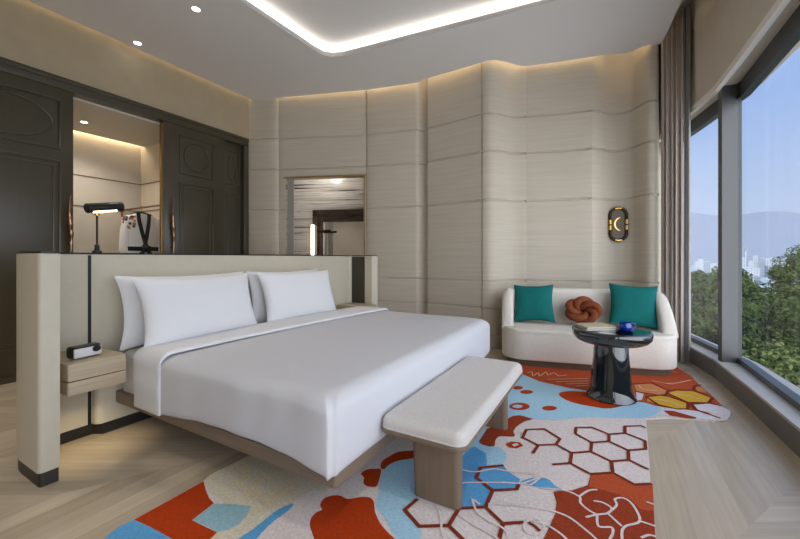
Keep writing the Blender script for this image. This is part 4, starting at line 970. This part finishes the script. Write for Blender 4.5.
# ------------------------------------------------------------------ ceiling downlights
def downlight(x,y,z,label,power,group=None,size=.045,ang=95):
    d=empty('ceiling_light',(x,y,z),label,'ceiling light',group)
    bm=NB(); lathe(bm,[(size*.8,-.001),(size*1.15,-.004),(size*1.2,0.0),(size*.8,.004)],n=28); obj('trim_ring',bm,M['ceil'],d)
    bm=NB(); lathe(bm,[(0,.0005),(size*.8,.0005),(size*.8,-.0015),(0,-.0015)],n=28); obj('lens',bm,M['lamp'],d)
    l=bpy.data.lights.new('downlight','SPOT'); l.energy=power; l.spot_size=math.radians(ang); l.spot_blend=.8; l.shadow_soft_size=.05; l.color=(1,.91,.80)
    o=bpy.data.objects.new('downlight_lamp',l); COL.objects.link(o); o.parent=d; o.location=(0,0,-.03)
downlight(-3.659,2.222,ZC-.002,'round recessed downlight in the ceiling nearer the lit tray',DL)
downlight(-4.84,2.231,ZC-.002,'round recessed downlight in the ceiling near the wardrobe wall',DL*.5,ang=22)
downlight(-5.86,2.086,2.948,'small recessed downlight in the closet ceiling',DLC,size=.04,ang=140)
for i,(x,y) in enumerate(((-3.659,.2),(-4.84,.2),(-3.659,-1.8),(.3,1.2),(.3,-1.0))):  # unseen downlights added as fill for the room
    downlight(x,y,ZC-.002,'unseen recessed downlight added as fill behind the camera side of the room',DL,'added fill downlights out of the frame')
bl=bpy.data.lights.new('bathroom fill','POINT'); bl.energy=BATH; bl.color=(1,.95,.88); bl.shadow_soft_size=.12
bo=bpy.data.objects.new('bathroom_fill_light',bl); bo.location=bp(.45,.45,2.80); COL.objects.link(bo)  # unseen point light without a fixture, added to brighten the bathroom
ub=bpy.data.lights.new('nightstand glow','SPOT'); ub.spot_size=math.radians(100); ub.spot_blend=.6; ub.energy=UNDER; ub.color=(1,.80,.50); ub.shadow_soft_size=.03
uo=bpy.data.objects.new('nightstand_glow_lamp',ub); uo.location=(-2.83,1.02,.415); COL.objects.link(uo)

# ------------------------------------------------------------------ outdoors
def crown(seed, leaf, nclump=150, nleaf=170, rx=1.0, rz=.85, ls=.036):
    rr=random.Random(seed); bm=NB()
    for c in range(nclump):
        th=rr.uniform(0,2*PI); cz=rr.uniform(-.75,1); k=math.sqrt(max(0,1-cz*cz)); R=rr.uniform(.72,1.0)
        c0=Vector((math.cos(th)*k*rx*R,math.sin(th)*k*rx*R,cz*rz*R)); cr_=rr.uniform(.10,.20)
        for l in range(nleaf):
            v=Vector((rr.gauss(0,1),rr.gauss(0,1),rr.gauss(0,1))); v.normalize(); p=c0+v*cr_*rr.uniform(.75,1.05)
            nrm=(v+Vector((rr.uniform(-.6,.6),rr.uniform(-.6,.6),rr.uniform(-.2,.8)))).normalized()
            a=nrm.orthogonal().normalized(); a=(Matrix.Rotation(rr.uniform(0,6.28),3,nrm)@a); b=nrm.cross(a); s=ls*rr.uniform(.6,1.2)
            bm.faces.new([bm.verts.new(p+a*s),bm.verts.new(p+b*s*.5+nrm*s*.1),bm.verts.new(p-a*s),bm.verts.new(p-b*s*.5+nrm*s*.1)])
    me=bpy.data.meshes.new('crown'); bm.to_mesh(me); bm.free(); me.materials.append(leaf); return me
CR=[crown(1,M['leafa']),crown(2,M['leafb'],nclump=160,ls=.034),crown(3,M['leafb'],rz=1.0)]
bm=NB(); tube(bm,[(0,0,0),(.05,0,.4),(-.03,.04,.8),(0,0,1)],lambda t:.05-.025*t,10); TM=bpy.data.meshes.new('trunk'); bm.to_mesh(TM); bm.free(); TM.materials.append(M['bark'])
def gz(y): return -5.5-.28*max(0,y-8)
def tree(x,y,top,R,v,label,group=None):
    g=gz(y); t=empty('tree',(x,y,g),label,'tree',group)
    rz={0:.85,1:.85,2:1.0}[v]
    o=bpy.data.objects.new('crown',CR[v]); COL.objects.link(o); o.parent=t; o.scale=(R,R,R); o.location=(0,0,top-g-R*rz*1.12); o.rotation_euler=(0,0,random.uniform(0,6))
    o=bpy.data.objects.new('trunk',TM); COL.objects.link(o); o.parent=t; h=max(1.,top-g-R*.6); o.scale=(h*.6,h*.6,h)
tree(3.0,17.0,1.05,2.5,0,'dark dense tree filling the narrow left window pane')
tree(7.35,20.0,1.95,1.7,2,'tallest pale green tree at the right edge of the window view')
tree(4.9,20.5,.10,2.4,1,'mid green tree just right of the window mullion, below the city')
tree(2.2,11.5,-1.9,2.0,0,'dark low tree at the bottom of the narrow left pane')
tree(3.55,12.5,-1.3,2.1,1,'leafy tree low in the large pane beside the mullion')
tree(4.9,14.0,-.8,2.2,2,'pale green tree in the middle of the large pane')
tree(6.35,15.5,-.25,2.1,0,'dark green tree at right of the large pane, halfway up')
tree(4.1,9.8,-2.9,2.0,0,'lowest dark tree at bottom right of the large pane')
tree(5.6,11.6,-1.9,2.2,1,'yellow green tree low at the right edge of the large pane')
for x,y,t,R,v in ((11.0,19,1.0,2.4,0),(9.2,14.5,.2,2.2,1),(.2,19,.5,2.2,2),(-2.2,16,.2,2.2,0),(8.3,26,-.3,2.4,1),(5.0,27,-.9,2.3,0),(2.0,25,-.2,2.2,1),(7.9,11.0,-1.6,2.0,2)):
    tree(x,y,t,R,v,'leafy green tree of the slope outside beyond the trees nearest the window','trees at the back and sides of the slope')
bm=NB(); 
v=[bm.verts.new(p) for p in ((-60,6.6,-5.3),(60,6.6,-5.3),(60,90,-28),(-60,90,-28))]; bm.faces.new(v); structure('ground_slope',bm,M['grass'],smooth=False)
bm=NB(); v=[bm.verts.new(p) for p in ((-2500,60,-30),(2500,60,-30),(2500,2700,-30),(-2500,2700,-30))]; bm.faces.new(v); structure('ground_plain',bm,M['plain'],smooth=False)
def ridge(name,pts,m,back):
    bm=NB(); A=catmull([Vector(p) for p in pts],6); top=[]; 
    rows=[]
    for k,(f,hz) in enumerate(((0,0),(.35,.45),(.7,.82),(1,1),(1.3,.7))):
        rows.append([bm.verts.new((p.x*(1-back*(1-f)),p.y*(1-back*(1-f)),-35+(p.z+35)*hz+(8*noise.noise(Vector((p.x*.01,k,0))) if k==3 else 0))) for p in A])
    for a,b in zip(rows,rows[1:]):
        for i in range(len(A)-1): bm.faces.new((a[i],a[i+1],b[i+1],b[i]))
    structure(name,bm,m)
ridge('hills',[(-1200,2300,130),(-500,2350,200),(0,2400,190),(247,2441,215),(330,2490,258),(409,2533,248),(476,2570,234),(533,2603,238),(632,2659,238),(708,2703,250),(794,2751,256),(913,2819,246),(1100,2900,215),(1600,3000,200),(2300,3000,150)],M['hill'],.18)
bl_=[(0,'thin pale tower, left of the pair far off beside the mullion'),(1,'thin pale tower, right of the pair far off beside the mullion'),(6,'widest white slab block in the far city, left half'),(7,'white slab block adjoining the widest block in the far city'),(8,'narrow white block right of the widest slab in far city'),(11,'long low white building at the right of the far city'),(17,'largest white block seen through the narrow left pane'),(22,'low long white shed roof just above the trees by the mullion'),(23,'short low white shed right of the long shed above the trees')]
bl_=dict(bl_)
for i,(x,y,wd,z0,z1) in enumerate(CITY):
    lab=bl_.get(i,'small hazy pale building of the far city under the hills'); grp=None if i in bl_ else 'far city buildings'
    b=empty('city_building',(x,y,-30),lab,'building',grp,rot=-math.atan2(x,y)); h=z1+30
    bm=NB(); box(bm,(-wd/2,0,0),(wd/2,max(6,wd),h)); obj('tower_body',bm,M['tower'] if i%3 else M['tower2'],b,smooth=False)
    bm=NB(); box(bm,(-wd/2-.15,-.15,h),(wd/2+.15,max(6,wd)+.15,h+.5)); box(bm,(-wd*.15,2,h+.5),(wd*.2,4,h+1.3)); obj('roof',bm,M['roofw'],b,smooth=False)
